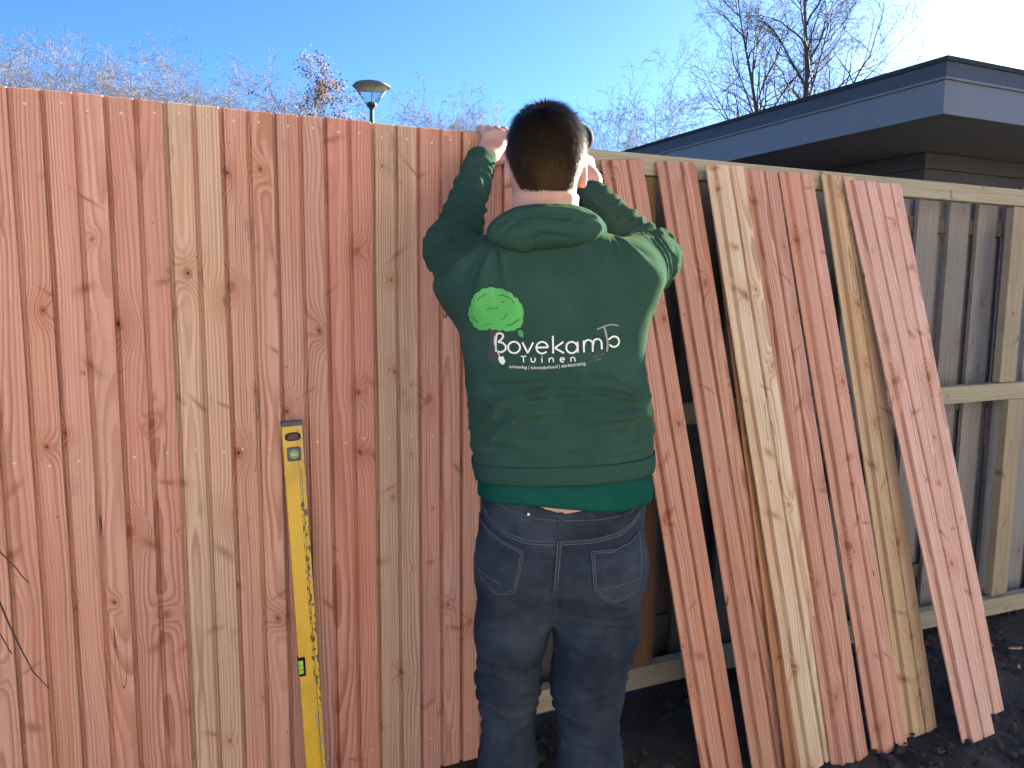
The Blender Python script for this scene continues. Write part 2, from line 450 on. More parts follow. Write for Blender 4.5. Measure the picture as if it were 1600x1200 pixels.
# index counts leftwards from the board being screwed on
order = [RED[1], RED[3], RED[1], (0.57, 0.38, 0.265), (0.58, 0.275, 0.20), (0.55, 0.305, 0.23), (0.58, 0.33, 0.24), TAN, RED[0], RED[1], RED[3], (0.60, 0.34, 0.25), RED[0], TAN2]
fence = empty('board_fence', (0, 0, 0))
tag(fence, 'tall new reddish softwood board fence being screwed onto its rails', 'fence')
sv, sf = lathe([(0.0001, -0.0016), (0.0014, -0.0006), (0.0016, -0.0016), (0.0030, -0.0014), (0.0036, -0.0003), (0.0036, 0.001)], 12)
ME_SCREW = bpy.data.meshes.new('screw')
ME_SCREW.from_pydata([(x, z, y) for x, y, z in sv], [], sf); ME_SCREW.update(); ME_SCREW.materials.append(M_SCREW)
ME_SCREW.polygons.foreach_set('use_smooth', [True] * len(ME_SCREW.polygons))
for k in range(14):
    o = bpy.data.objects.new('board', ME_PLANK); col.objects.link(o); o.parent = fence
    x0 = 0.874 - 0.12 * k
    o.location = (x0, 0.0 + random.uniform(-0.0008, 0.0008), 0.04 + random.uniform(-0.0015, 0.0015))
    o.color = (*order[k], 1)
    for fx in (0.022, 0.084):
        for zz in (1.768, 0.985, 0.105):
            if k == 0 and not (zz > 1.7 and fx < 0.05): continue
            s = bpy.data.objects.new('screw', ME_SCREW); col.objects.link(s); s.parent = o
            s.location = (fx + random.uniform(-0.008, 0.008), -0.0003, zz + random.uniform(-0.008, 0.008))
RC = (0.37, 0.335, 0.235, 1)
def rail(name, x0, x1, y0, y1, z0, z1, tilt=0.0, colr=RC):
    # local z runs along the timber so that the grain does too
    bm = box_bm(0, z1 - z0, 0, y1 - y0, 0, x1 - x0, 0.003)
    o = bm_obj(name, bm, M_RAIL, fence)
    o.matrix_local = Matrix.Translation((x0, y0, z0)) @ Matrix(((0, 0, 1, 0), (0, 1, 0, 0), (1, 0, 0, 0), (0, 0, 0, 1))) @ Matrix.Rotation(tilt, 4, 'Y')
    o.color = colr
    me = o.data
    me.flip_normals()
    return o
rail('rail', -0.85, 4.6, 0.026, 0.071, 1.768, 1.830)
rail('rail', -0.85, 4.6, 0.026, 0.071, 0.990, 1.058)
rail('rail', -0.85, 1.55, 0.026, 0.071, 0.116, 0.188)
rail('rail', 1.552, 4.6, 0.026, 0.071, 0.116, 0.188, tilt=-0.036)
def stud(name, x0, x1, y0, y1, z0, z1, c, mat=None):
    o = box(name, x0, x1, y0, y1, z0, z1, mat or M_RAIL, fence, 0.003); o.color = (*c, 1); return o
stud('stud', 3.105, 3.205, 0.034, 0.068, 1.060, 1.766, (0.33, 0.28, 0.19))
stud('stud', 3.172, 3.272, 0.034, 0.068, 0.140, 0.988, (0.35, 0.30, 0.20))
stud('stud', 1.365, 1.435, 0.034, 0.066, 0.190, 0.988, (0.22, 0.12, 0.06))
stud('stud', 1.33, 1.40, 0.036, 0.068, 1.060, 1.766, (0.22, 0.16, 0.09))
for x in (-0.72, 0.62, 4.35):
    stud('post', x, x + 0.07, 0.073, 0.143, -0.25, 1.80, (0.36, 0.30, 0.19))

# ------------------------------------------------------------------ old weathered fence behind the frame
old = empty('weathered_fence', (0, 0.15, 0)); tag(old, 'weathered grey board-on-board fence behind the open timber frame', 'fence')
def old_board_mesh():
    bm = box_bm(0, 0.118, 0, 0.018, 0, 1.765, 0.002)
    me = bpy.data.meshes.new('weathered_board'); bm.to_mesh(me); bm.free(); me.materials.append(M_OLD); return me
ME_OLD = old_board_mesh()
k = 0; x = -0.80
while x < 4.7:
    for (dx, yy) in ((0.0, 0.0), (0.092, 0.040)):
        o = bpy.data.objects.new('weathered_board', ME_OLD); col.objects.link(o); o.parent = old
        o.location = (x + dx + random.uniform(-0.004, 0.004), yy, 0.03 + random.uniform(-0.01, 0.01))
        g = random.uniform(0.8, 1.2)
        g *= 0.42 + 0.62 * min(1.0, max(0.0, (x - 1.6) / 0.9))  # left boards coloured darker for shade, right ones paler for lens glare
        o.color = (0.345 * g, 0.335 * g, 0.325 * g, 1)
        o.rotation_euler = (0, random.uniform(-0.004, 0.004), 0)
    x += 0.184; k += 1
for zz in (1.66, 0.93, 0.22):
    bm = box_bm(0, 0.06, 0, 0.0205, 0, 5.5, 0.002)
    o = bm_obj('cross_rail', bm, M_OLD, old)
    o.matrix_local = Matrix.Translation((-0.82, 0.0188, zz)) @ Matrix(((0, 0, 1, 0), (0, 1, 0, 0), (1, 0, 0, 0), (0, 0, 0, 1)))
    o.data.flip_normals(); o.color = (0.14, 0.125, 0.105, 1)

# ------------------------------------------------------------------ loose boards leaning on the frame
ORD = ['first', 'second', 'third', 'fourth', 'fifth', 'sixth', 'seventh', 'eighth', 'ninth']
loose = [  # top-left px, bottom-left px, y of the top front, ground z, colour, label
    ((943, 248), (1107, 1240), -0.002, -0.012, (0.56, 0.30, 0.215), 'loose reddish board leaning on the frame, first beside the worker'),
    ((1030, 250), (1187, 1238), -0.002, -0.010, (0.52, 0.285, 0.20), 'loose reddish board with dark knots leaning on the frame, second from the worker'),
    ((1110, 263), (1238, 1232), -0.002, 0.0, (0.46, 0.24, 0.12), 'loose orange-brown board mostly hidden behind the palest leaning board'),
    ((1108, 256), (1261, 1230), -0.031, 0.0, (0.66, 0.52, 0.36), 'palest cream loose board leaning on the frame, in front of an orange-brown one'),
    ((1164, 262), (1309, 1218), -0.002, 0.01, (0.55, 0.31, 0.22), 'loose reddish board leaning just beside the palest cream board'),
    ((1222, 266), (1371, 1184), -0.002, 0.035, (0.60, 0.33, 0.235), 'loose salmon board leaning between a reddish board and a tan board'),
    ((1289, 270), (1420, 1156), -0.002, 0.04, (0.56, 0.41, 0.25), 'loose tan board leaning on the frame, lapped by a front pink board'),
    ((1366, 283), (1529, 1128), -0.002, 0.045, (0.70, 0.44, 0.345), 'loose pink board farthest from the worker, standing behind another'),
    ((1325, 279), (1512, 1166), -0.031, 0.045, (0.70, 0.44, 0.345), 'loose pink board in front of the last one, lapping the tan board'),
]
for (tp, bp, ty, gz, c, lab) in loose:
    T = on_y(*tp, ty); G = on_z(*bp, gz)
    Wd = T - G; L = np.linalg.norm(Wd); Wd /= L
    xd = np.array([1.0, 0.04, 0]); xd = xd - Wd * (xd @ Wd); xd /= np.linalg.norm(xd)
    yd = np.cross(Wd, xd)
    o = bpy.data.objects.new('loose_board', ME_PLANK); col.objects.link(o)
    P0 = G + xd * 0.030
    o.matrix_world = Matrix([[xd[i], yd[i], Wd[i], P0[i]] for i in range(3)] + [[0, 0, 0, 1]]) @ Matrix.Diagonal((1, 1, L / BL, 1))
    o.color = (*c, 1)
    tag(o, lab, 'board', 'loose boards leaning on the frame')

# ------------------------------------------------------------------ wood chips
def chip(px, py, l, wd, rz, lab):
    p = on_z(px, py, 0.05)
    zz = float(ground_z(np.array(p[0]), np.array(p[1]))) + 0.012
    V = [(-l, -wd, 0), (l * .8, -wd * .7, 0), (l, wd * .6, 0), (-l * .7, wd, 0)]
    V = V + [(a * .92, b * .9, 0.005 + 0.003 * a / l) for a, b, _ in V]
    o = mesh_obj('wood_chip', V, [(3, 2, 1, 0), (4, 5, 6, 7), (0, 1, 5, 4), (1, 2, 6, 5), (2, 3, 7, 6), (3, 0, 4, 7)], M_NEW)
    o.location = (p[0], p[1], zz); o.rotation_euler = (random.uniform(-.15, .15), random.uniform(-.15, .15), rz); o.color = (0.5, 0.32, 0.22, 1)
    tag(o, lab, 'wood chip')
chip(1586, 1016, 0.030, 0.008, -0.5, 'pale splinter of wood lying on soil beyond the leaning boards')
chip(1128, 1085, 0.012, 0.005, 0.2, 'small pale chip lying on soil between the worker and leaning boards')
chip(1548, 1010, 0.014, 0.004, 1.1, 'thin pale shaving lying on soil by the bottom rail')
chip(1592, 1045, 0.010, 0.005, 0.6, 'tiny pale wood chip lying on soil beside the splinter')

# ------------------------------------------------------------------ spirit level
def build_level():
    T = on_y(440, 660, -0.030); G = on_z(478, 1262, 0.02); G = np.array([0.297, -0.085, 0.012])
    Wd = T - G; L = np.linalg.norm(Wd); Wd /= L
    xd = np.array([1.0, 0, 0]); xd = xd - Wd * (xd @ Wd); xd /= np.linalg.norm(xd); yd = np.cross(Wd, xd)
    root = empty('spirit_level'); root.matrix_world = Matrix([[xd[i], yd[i], Wd[i], G[i]] for i in range(3)] + [[0, 0, 0, 1]])
    tag(root, 'worn yellow spirit level standing upright against the new fence', 'spirit level')
    WID = 0.049
    # I-section: flanges and web, front face recessed a little between the flanges
    prof = [(0, 0), (0.0335, 0), (0.0345, 0.0012), (0.0355, 0.0), (WID - .001, 0), (WID, 0.001), (WID, 0.021), (WID - .001, 0.022), (0.001, 0.022), (0, 0.021)]
    def ex(pr, z0, z1):
        n = len(pr); V = [(a, b, z0) for a, b in pr] + [(a, b, z1) for a, b in pr]
        F = [(i, (i + 1) % n, n + (i + 1) % n, n + i) for i in range(n)] + [tuple(range(n - 1, -1, -1)), tuple(range(n, 2 * n))]
        return V, F
    V, F = ex(prof, 0.012, L - 0.012); body = mesh_obj('body', V, F, M_LEVEL, root)
    for z0, z1 in ((0, 0.0118), (L - 0.0118, L)):
        o = bm_obj('end_cap', box_bm(-0.0008, WID + 0.0008, -0.0008, 0.0228, z0, z1, 0.0025), M_GREYPL, root)
    # hand hole near the top: dark moulded ring with a disc coloured as its shaded hollow
    def ring(name, cx, cz, rx, rz, t, mat, parent, n=28, flat=1.0, y=-0.0016, top_flat=False):
        V, F = [], []
        for k in range(n):
            a = 2 * math.pi * k / n; ca, sa = math.cos(a), math.sin(a)
            e = 0.75
            ux = math.copysign(abs(ca) ** e, ca); uz = math.copysign(abs(sa) ** e, sa)
            if top_flat and uz < 0: uz *= 0.72
            for (q, yy) in ((1.0, 0.0002), (1.0, y), (1.0 - t, y), (1.0 - t, 0.010)):
                V.append((cx + rx * q * ux, yy, cz + rz * q * uz))
        for k in range(n):
            k2 = (k + 1) % n
            for j in range(3): F.append((k * 4 + j, k * 4 + j + 1, k2 * 4 + j + 1, k2 * 4 + j))
        return mesh_obj(name, V, F, mat, parent)
    def disc(name, cx, cz, rx, rz, y, mat, parent, n=24):
        V = [(cx + rx * math.cos(2 * math.pi * k / n), y, cz + rz * math.sin(2 * math.pi * k / n)) for k in range(n)]
        V += [(a, b + 0.004, c) for a, b, c in V]
        F = [tuple(range(n)), tuple(range(2 * n - 1, n - 1, -1))] + [(k, n + k, n + (k + 1) % n, (k + 1) % n) for k in range(n)]
        return mesh_obj(name, V, F, mat, parent)
    zt = L
    ring('hand_hole', 0.0245, zt - 0.040, 0.0190, 0.0125, 0.22, M_BLACK, root, top_flat=True)
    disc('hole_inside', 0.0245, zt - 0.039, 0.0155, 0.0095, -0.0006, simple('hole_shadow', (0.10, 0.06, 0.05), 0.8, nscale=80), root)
    vh = bm_obj('vial_housing', box_bm(0.0075, 0.0415, -0.0030, 0.004, zt - 0.100, zt - 0.064, 0.005), M_GREYPL, root)
    d1 = disc('vial_window', 0.0245, zt - 0.082, 0.0125, 0.0125, -0.0042, simple('pale_plastic', (0.16, 0.24, 0.24), 0.25, nscale=40), vh)
    v = bm_obj('vial', box_bm(0.0165, 0.0325, -0.0062, -0.0040, zt - 0.088, zt - 0.077, 0.0028), M_VIAL, vh)
    for q in (0.0215, 0.0275): bm_obj('vial_line', box_bm(q, q + 0.0007, -0.0068, -0.0060, zt - 0.0875, zt - 0.0775, 0), M_BLACK, v)
    zc = L * 0.415
    vh2 = bm_obj('vial_housing', box_bm(-0.0012, 0.0165, -0.0030, 0.0232, zc - 0.026, zc + 0.026, 0.005), M_BLACK, root)
    v2 = bm_obj('vial', box_bm(-0.0020, 0.0105, -0.0042, 0.02, zc - 0.018, zc + 0.018, 0.003), M_VIAL, vh2)
    for q in (-0.006, 0.006): bm_obj('vial_line', box_bm(-0.003, 0.0108, -0.0049, 0.01, zc + q - .0004, zc + q + .0004, 0), M_BLACK, v2)
    bm_obj('measuring_edge', box_bm(0.0385, 0.0400, -0.0006, 0.001, 0.05, L - 0.12, 0), M_GREYPL, root)
build_level()

# ------------------------------------------------------------------ the dark garden building behind
M_FASC = simple('dark_grey_panel', (0.17, 0.168, 0.172), 0.36, nscale=6, namp=0.12)
M_TRIM = simple('roof_edge_trim', (0.055, 0.057, 0.062), 0.5, nscale=15, namp=0.3)
M_ROOF = simple('roofing_felt', (0.03, 0.032, 0.035), 0.9, nscale=40, namp=0.4)
def mat_clad():
    m = NT('dark_stained_board'); x, y, z = m.obj(); inf = m.info(); seed = X(m.nt, inf.outputs['Random']) * 40.0
    n = m.noise(m.vec(x * 3.0 + seed, y * 60.0, z * 60.0), detail=4.0)
    c = m.scale(m.col((0.21, 0.20, 0.195)), n * 1.2 + 0.4)
    return m.out(c, 0.7, n, 0.3, 0.002)
M_CLAD = mat_clad(); M_WALL = mat_clad(); M_WALL.name = 'dark_wall_cladding'
for nd in M_WALL.node_tree.nodes:
    if nd.type == 'RGB': nd.outputs[0].default_value = (0.085, 0.08, 0.08, 1)
def build_shed():
    cx, cy, zt = 4.566, 1.488, 2.90
    W, D = 7.0, 9.0
    root = empty('garden_building', (cx, cy, 0)); tag(root, 'dark flat-roofed garden building with deep overhanging eaves behind the fence', 'building')
    def bx(name, x0, x1, y0, y1, z0, z1, mat, parent=root, bev=0.004):
        o = bm_obj(name, box_bm(0, x1 - x0, 0, y1 - y0, 0, z1 - z0, bev), mat, parent); o.location = (x0, y0, z0); return o
    roof = bx('roof', 0.02, W - .02, 0.02, D - .02, 2.80, 2.885, M_ROOF)
    # edge trim: sloping cap over a dark upstand, one length per side
    def trim(name, a, b, nrm, z0, z1, off, th, mat, parent):
        a = Vector(a); b = Vector(b); n = Vector(nrm)
        o0 = n * off; o1 = n * (off - th)
        P = [a + o0, b + o0, b + o1, a + o1]
        # mitre the ends
        V = [(p.x, p.y, z0) for p in P] + [(p.x, p.y, z1) for p in P]
        return mesh_obj(name, V, [(3, 2, 1, 0), (4, 5, 6, 7), (0, 1, 5, 4), (1, 2, 6, 5), (2, 3, 7, 6), (3, 0, 4, 7)], mat, parent)
    sides = [((0, D, 0), (0, 0, 0), (-1, 0, 0)), ((0, 0, 0), (W, 0, 0), (0, -1, 0))]
    for (a, b, n) in sides:
        e = Vector(b) - Vector(a); e.normalize()
        def ext(p, q, s): return tuple(Vector(p) + e * s)
        def run(name, z0, z1, off, th, mat):
            ends = (a, tuple(Vector(b) + e * off)) if n[0] else (tuple(Vector(a) - e * (off - 0.001)), b)
            if n[0] == 0: ends = (tuple(Vector(a) + e * (-off + th + 0.001)), b)
            return trim(name, ends[0], ends[1], n, z0, z1, off, th, mat, root)
        run('roof_edge_cap', 2.872, 2.900, 0.022, 0.10, M_ROOF)
        run('roof_trim', 2.776, 2.8718, 0.010, 0.05, M_TRIM)
        run('drip_edge', 2.762, 2.7758, 0.018, 0.05, M_FASC)
        run('fascia_panel', 2.553, 2.7618, 0.0, 0.03, M_FASC)
    # soffit boards run along the eaves, mitred by butting
    nb = 8; bw = 1.12 / nb
    for k in range(nb):
        x0 = 0.032 + k * bw
        bx('soffit_board', x0 + 0.002, x0 + bw - 0.002, 0.032 + k * bw * 0.9, D, 2.562, 2.580, M_CLAD, bev=0.002)
        y0 = 0.032 + k * bw * 0.88
        o = bx('soffit_board', x0 + bw + 0.001, W, y0 + 0.002, y0 + bw * 0.88 - 0.002, 2.5625, 2.5805, M_CLAD, bev=0.002)
    bx('soffit_backing', 0.05, W, 0.05, D, 2.584, 2.62, M_TRIM)
    # cladding of the set-back walls, horizontal boards
    wx, wy = 1.152, 1.0
    bh = 0.142; k = 0; z = 0.02
    while z < 2.54:
        z1 = min(z + bh - 0.006, 2.558)
        bx('cladding_board', wx, wx + 0.02, wy + 0.022, D - .1, z, z1, M_WALL, bev=0.003)
        for (u0, u1) in ((wx, wx + 1.22), (wx + 2.34, W - .1)) if z > 0.5 and z < 2.3 else ((wx, W - .1),):
            bx('cladding_board', u0, u1, wy, wy + 0.02, z, z1, M_WALL, bev=0.003)
        z += bh
    bx('wall_core', wx + 0.03, W - .12, wy + 0.03, D - .12, 0, 2.56, M_TRIM)
    fr = bm_obj('window', box_bm(0, 1.10, 0, 0.05, 0, 0.06, 0.004), M_TRIM, root); fr.location = (wx + 1.23, wy - 0.01, 0.56)
    for (x0, x1, z0, z1) in ((0, 0.06, 0.062, 1.74), (1.04, 1.10, 0.062, 1.74), (0.52, 0.58, 0.062, 1.74), (0.0, 1.10, 1.742, 1.80)):
        bm_obj('window_frame', box_bm(x0, x1, 0, 0.05, z0, z1, 0.004), M_FASC, fr)
    gl = simple('window_glass', (0.10, 0.14, 0.20), 0.06, Specular_IOR_Level=0.8)
    for (x0, x1) in ((0.062, 0.518), (0.582, 1.038)):
        bm_obj('pane', box_bm(x0, x1, 0.015, 0.025, 0.064, 1.738, 0), gl, fr)
build_shed()

# ------------------------------------------------------------------ street lamp
def build_lamp():
    base = at_depth(580, 125, 11.4); base[2] = 0
    root = empty('street_lamp', tuple(base)); tag(root, 'conical glass post-top street lamp on a dark green pole behind fence', 'street lamp')
    zt = 4.50; s = 0.0095                      # metres per photo pixel at that distance
    M_G = simple('green_paint', (0.008, 0.045, 0.035), 0.45, nscale=20)
    M_ALU = simple('lamp_metal', (0.22, 0.23, 0.22), 0.4, 0.3, nscale=20)
    M_REF = simple('lamp_reflector', (0.36, 0.34, 0.26), 0.45, nscale=9, namp=0.3)
    m = NT('lamp_glass'); m.b.inputs['Transmission Weight'].default_value = 1.0; m.b.inputs['IOR'].default_value = 1.05
    M_GL = m.out((0.9, 0.93, 0.95), 0.05)
    def la(name, prof, mat, seg=36):
        v, f = lathe(prof, seg); return mesh_obj(name, v, f, mat, root, True)
    la('pole', [(0.055, -0.3), (0.05, 1.2), (0.036, 1.25), (0.030, zt - 0.43)], M_G, 16)
    la('collar', [(0.03, zt - 0.44), (0.035, zt - 0.415), (0.075, zt - 0.375), (0.078, zt - 0.35), (0.055, zt - 0.325), (0.001, zt - 0.315)], simple('collar_metal', (0.05, 0.05, 0.045), 0.5, nscale=20))
    la('glass_cone', [(0.060, zt - 0.325), (0.235, zt - 0.125)], M_GL)
    la('reflector', [(0.001, zt - 0.118), (0.18, zt - 0.116), (0.27, zt - 0.100)], M_REF)
    la('hood', [(0.272, zt - 0.104), (0.278, zt - 0.098), (0.24, zt - 0.062), (0.12, zt - 0.045), (0.06, zt - 0.018), (0.02, zt), (0.001, zt + 0.002)], M_ALU)
    for k in range(3):
        a = R_(20 + 120 * k)
        v, f = tube_path([(0.07 * math.cos(a), 0.07 * math.sin(a), zt - 0.35), (0.262 * math.cos(a), 0.262 * math.sin(a), zt - 0.105)], 0.008, 8)
        mesh_obj('strut', v, f, M_ALU, root, True)
build_lamp()

# ------------------------------------------------------------------ bare trees
def gen_tree(seed, H, spread=1.0, stems=1, depth=5, dens=1.0, up=0.25, base_r=None, first=0.28, fan=False):
    r = random.Random(seed); segs = []; tips = []
    base_r = base_r or H * 0.016
    def rv(): return Vector((r.gauss(0, 1), r.gauss(0, 1), r.gauss(0, 1)))
    def grow(p, d, length, rad, lev):
        n = (14, 8, 5, 3, 3, 2)[lev]
        sl = length / n; pts = [p.copy()]; dirs = []
        wob = (0.035, 0.16, 0.22, 0.28, 0.3, 0.3)[lev]
        for i in range(n):
            d = (d + rv() * wob + Vector((0, 0, up * (0.30, 0.22, 0.16, 0.1, 0.05, 0)[lev]))).normalized()
            q = p + d * sl
            t0, t1 = i / n, (i + 1) / n
            ra = rad * (1 - 0.93 * t0); rb = rad * (1 - 0.93 * t1)
            segs.append((p.copy(), q.copy(), max(ra, 0.0050), max(rb, 0.0042), lev)); p = q; pts.append(p.copy()); dirs.append(d.copy())
        tips.append(p.copy())
        if lev >= depth: return
        nb = max(2, int(((10 if fan else 24), 11, 7, 4.6, 3)[lev] * dens))
        for b in range(nb):
            t = first + (1 - first) * (b + r.random()) / nb if lev == 0 else 0.18 + 0.82 * (b + r.random()) / nb
            i = min(int(t * n), n - 1); bp = pts[i].lerp(pts[i + 1], t * n - i)
            dd = dirs[i]
            side = rv(); side = (side - dd * side.dot(dd)).normalized()
            ang = r.uniform(0.6, 1.15) * (1.15 - 0.5 * t) if lev == 0 else r.uniform(0.4, 0.95)
            nd = (dd * math.cos(ang) + side * math.sin(ang)).normalized()
            if lev == 0 and fan:
                ang = r.uniform(0.1, 1.0); nd = (dd * math.cos(ang) + side * math.sin(ang)).normalized(); bl = H * 0.52 * spread * r.uniform(0.8, 1.15) * (1.05 - 0.28 * ang)
            elif lev == 0: bl = H * 0.40 * spread * (1.15 - 0.80 * t) * r.uniform(0.7, 1.25)
            else: bl = length * r.uniform(0.32, 0.60) * (1.1 - 0.4 * t)
            grow(bp, nd, bl, max(rad * (1 - 0.80 * t) * ((0.85 if fan else 0.62) if lev == 0 else 0.60), 0.0056), lev + 1)
    for s in range(stems):
        a = s * 2.4 + 0.5; lean = 0.0 if stems == 1 else 0.10
        grow(Vector((0.25 * math.cos(a), 0.25 * math.sin(a), -0.2)) if stems > 1 else Vector((0, 0, -0.2)),
             Vector((lean * math.cos(a), lean * math.sin(a), 1)).normalized(), H * (0.55 if fan else r.uniform(0.92, 1.0)), base_r, 0)
    return segs, tips
def segs_mesh(name, segs, mat, k=3):
    A = np.array([s[0] for s in segs]); B = np.array([s[1] for s in segs]); ra = np.array([s[2] for s in segs]); rb = np.array([s[3] for s in segs])
    t = B - A; t /= np.linalg.norm(t, axis=1, keepdims=True) + 1e-9
    ref = np.where(np.abs(t[:, 2:3]) < 0.9, np.array([[0, 0, 1.0]]), np.array([[1.0, 0, 0]]))
    u = np.cross(t, ref); u /= np.linalg.norm(u, axis=1, keepdims=True); v = np.cross(t, u)
    rings = []
    for (P, rad) in ((A, ra), (B, rb)):
        for j in range(k):
            an = 2 * math.pi * j / k
            rings.append(P + rad[:, None] * (math.cos(an) * u + math.sin(an) * v))
    V = np.stack(rings, 1).reshape(-1, 3); n = len(segs); base = np.arange(n)[:, None] * (2 * k)
    F = np.concatenate([base + np.array([[j, (j + 1) % k, k + (j + 1) % k, k + j]]) for j in range(k)], 0)
    me = bpy.data.meshes.new(name); me.from_pydata(V.tolist(), [], F.tolist()); me.update(); me.materials.append(mat)
    me.polygons.foreach_set('use_smooth', [True] * len(me.polygons))
    return me
def tree_meshes(seed, H, mat, leaves=0, **kw):
    segs, tips = gen_tree(seed, H, **kw)
    tr = segs_mesh('trunk', [s for s in segs if s[4] == 0], mat, 8)
    cr = segs_mesh('crown', [s for s in segs if s[4] > 0], mat, 3)
    lf = None
    if leaves:
        r = random.Random(seed + 99); V, F = [], []
        for k in range(leaves):
            p = r.choice(tips) + Vector((r.gauss(0, .12), r.gauss(0, .12), r.gauss(0, .10))); s = r.uniform(0.035, 0.075)
            a = Vector((r.gauss(0, 1), r.gauss(0, 1), r.gauss(0, 1))).normalized(); b = a.orthogonal().normalized()
            i = len(V); V += [tuple(p - a * s), tuple(p + b * s * .55), tuple(p + a * s), tuple(p - b * s * .55)]; F.append((i, i + 1, i + 2, i + 3))
        lf = bpy.data.meshes.new('leaves'); lf.from_pydata(V, [], F); lf.update(); lf.materials.append(M_LEAF)
    return tr, cr, lf
def place_tree(meshes, loc, rz, sc, name, label, group=None):
    root = empty(name, loc, rz); root.scale = (sc, sc, sc); tag(root, label, 'tree', group)
    for nm, me in zip(('trunk', 'crown', 'leaves'), meshes):
        if me is None: continue
        o = bpy.data.objects.new(nm, me); col.objects.link(o); o.parent = root
PROTO = [tree_meshes(21 + i, 10.0, M_BARK, spread=0.95, depth=4, dens=1.0, up=0.22, first=0.55, base_r=0.13, fan=True) for i in range(4)]
PTOP = [max(v.co.z for v in t[1].vertices) for t in PROTO]
GR = 'bare trees in the row behind the new fence'
LB = 'bare winter tree in the row behind the new board fence'
rowt = [(-40, 60, 30), (14, 50, 29), (52, 92, 31), (128, 98, 33), (160, 76, 31), (218, 92, 33), (272, 104, 35), (316, 120, 36), (362, 122, 35), (412, 126, 37), (452, 128, 36), (612, 158, 38), (650, 164, 40), (684, 150, 36), (724, 176, 40), (764, 182, 41), (800, 180, 40)]
for i, (px, py, dep) in enumerate(rowt):
    p = at_depth(px, py, dep); h = p[2]
    place_tree(PROTO[i % 4], (p[0], p[1], 0), i * 1.37, h / PTOP[i % 4] * 1.10, 'bare_tree', LB, GR)
for i, px in enumerate(range(-40, 780, 44)):
    if 440 < px < 600: continue
    yy = np.interp(px, [0, 160, 300, 480, 620, 780], [100, 112, 138, 146, 174, 190]) + random.uniform(-8, 10)
    p = at_depth(px + random.uniform(-12, 12), yy, 44)
    place_tree(PROTO[(i + 1) % 4], (p[0], p[1], 0), i * 2.11, p[2] / PTOP[(i + 1) % 4] * 1.12, 'bare_tree', LB, GR)
lt = tree_meshes(5, 9.0, M_BARK2, leaves=5200, spread=0.95, depth=4, dens=0.8, up=0.35, base_r=0.1)
p = at_depth(515, 134, 31); place_tree(lt, (p[0], p[1], 0), 0.4, p[2] / 8.8, 'leafy_oak_tree', 'tree still holding dry brown leaves behind the street lamp')
for (px, py, dep, lab, s) in ((950, 148, 30, 'small bare tree showing just beside the worker\'s drill', 1), (1052, 124, 28, 'bare spreading tree between the worker and the dark roof', 2)):
    p = at_depth(px, py, dep); place_tree(PROTO[s], (p[0], p[1], 0), 2.1 + s, p[2] / PTOP[s] * 1.10, 'bare_tree', lab)
T1 = tree_meshes(31, 14.0, M_BARK2, spread=1.0, depth=4, dens=0.84, up=0.26, first=0.26, stems=1, base_r=0.15)
T2 = tree_meshes(44, 14.5, M_BARK2, spread=1.0, depth=4, dens=0.84, up=0.26, first=0.26, stems=1, base_r=0.17)
p = at_depth(1213, 160, 27); place_tree(T1, (p[0], p[1], 0), 0.3, 1.0, 'bare_tree', 'slimmer of two tall bare trees rising behind the dark roof')
p = at_depth(1224, 160, 29); place_tree(T1, (p[0], p[1], 0), 3.6, 0.94, 'bare_tree', 'third bare tree, close behind the slimmer one above the dark roof')
p = at_depth(1252, 160, 26); place_tree(T2, (p[0], p[1], 0), 1.9, 1.0, 'bare_tree', 'thicker of two tall bare trees rising behind the dark roof')

# ------------------------------------------------------------------ bare shrub by the fence, twigs at the edge of view
def build_shrub():
    b = on_z(-140, 1420, 0.0)
    root = empty('bare_shrub', (float(b[0]), float(b[1]), 0)); tag(root, 'bare dark shrub twigs in front of the new fence', 'shrub')
    O0 = np.array([b[0], b[1], 0.0]); mt = mat_bark('twig_bark', (0.05, 0.03, 0.03), (0.09, 0.055, 0.05))
    def tw(pts, r0, r1):
        P = [O0 * 0 + np.array([0, 0, 0.0])] if False else []
        P += [at_depth(px, py, d) - O0 for px, py, d in pts]
        n = len(P); v, f = tube_path(P, list(np.linspace(r0, r1, n)), 7); mesh_obj('twig', v, f, mt, root, True)
    tw([(-150, 1400, 1.30), (-120, 1150, 1.30), (-70, 940, 1.28), (-30, 835, 1.27)], 0.006, 0.003)
    tw([(-70, 800, 1.27), (-20, 843, 1.27), (10, 872, 1.28), (24, 886, 1.28), (34, 900, 1.29), (46, 911, 1.29)], 0.0016, 0.0009)
    tw([(-60, 850, 1.28), (0, 942, 1.27), (14, 975, 1.28), (30, 1008, 1.28), (38, 1024, 1.29), (52, 1050, 1.29), (77, 1076, 1.30)], 0.0019, 0.0008)
    tw([(-70, 900, 1.3), (-20, 965, 1.30), (0, 990, 1.30), (18, 1022, 1.31)], 0.0014, 0.0009)
    tw([(-120, 1300, 1.3), (-70, 1060, 1.28), (-60, 850, 1.28), (-70, 800, 1.27)], 0.006, 0.0028)
build_shrub()
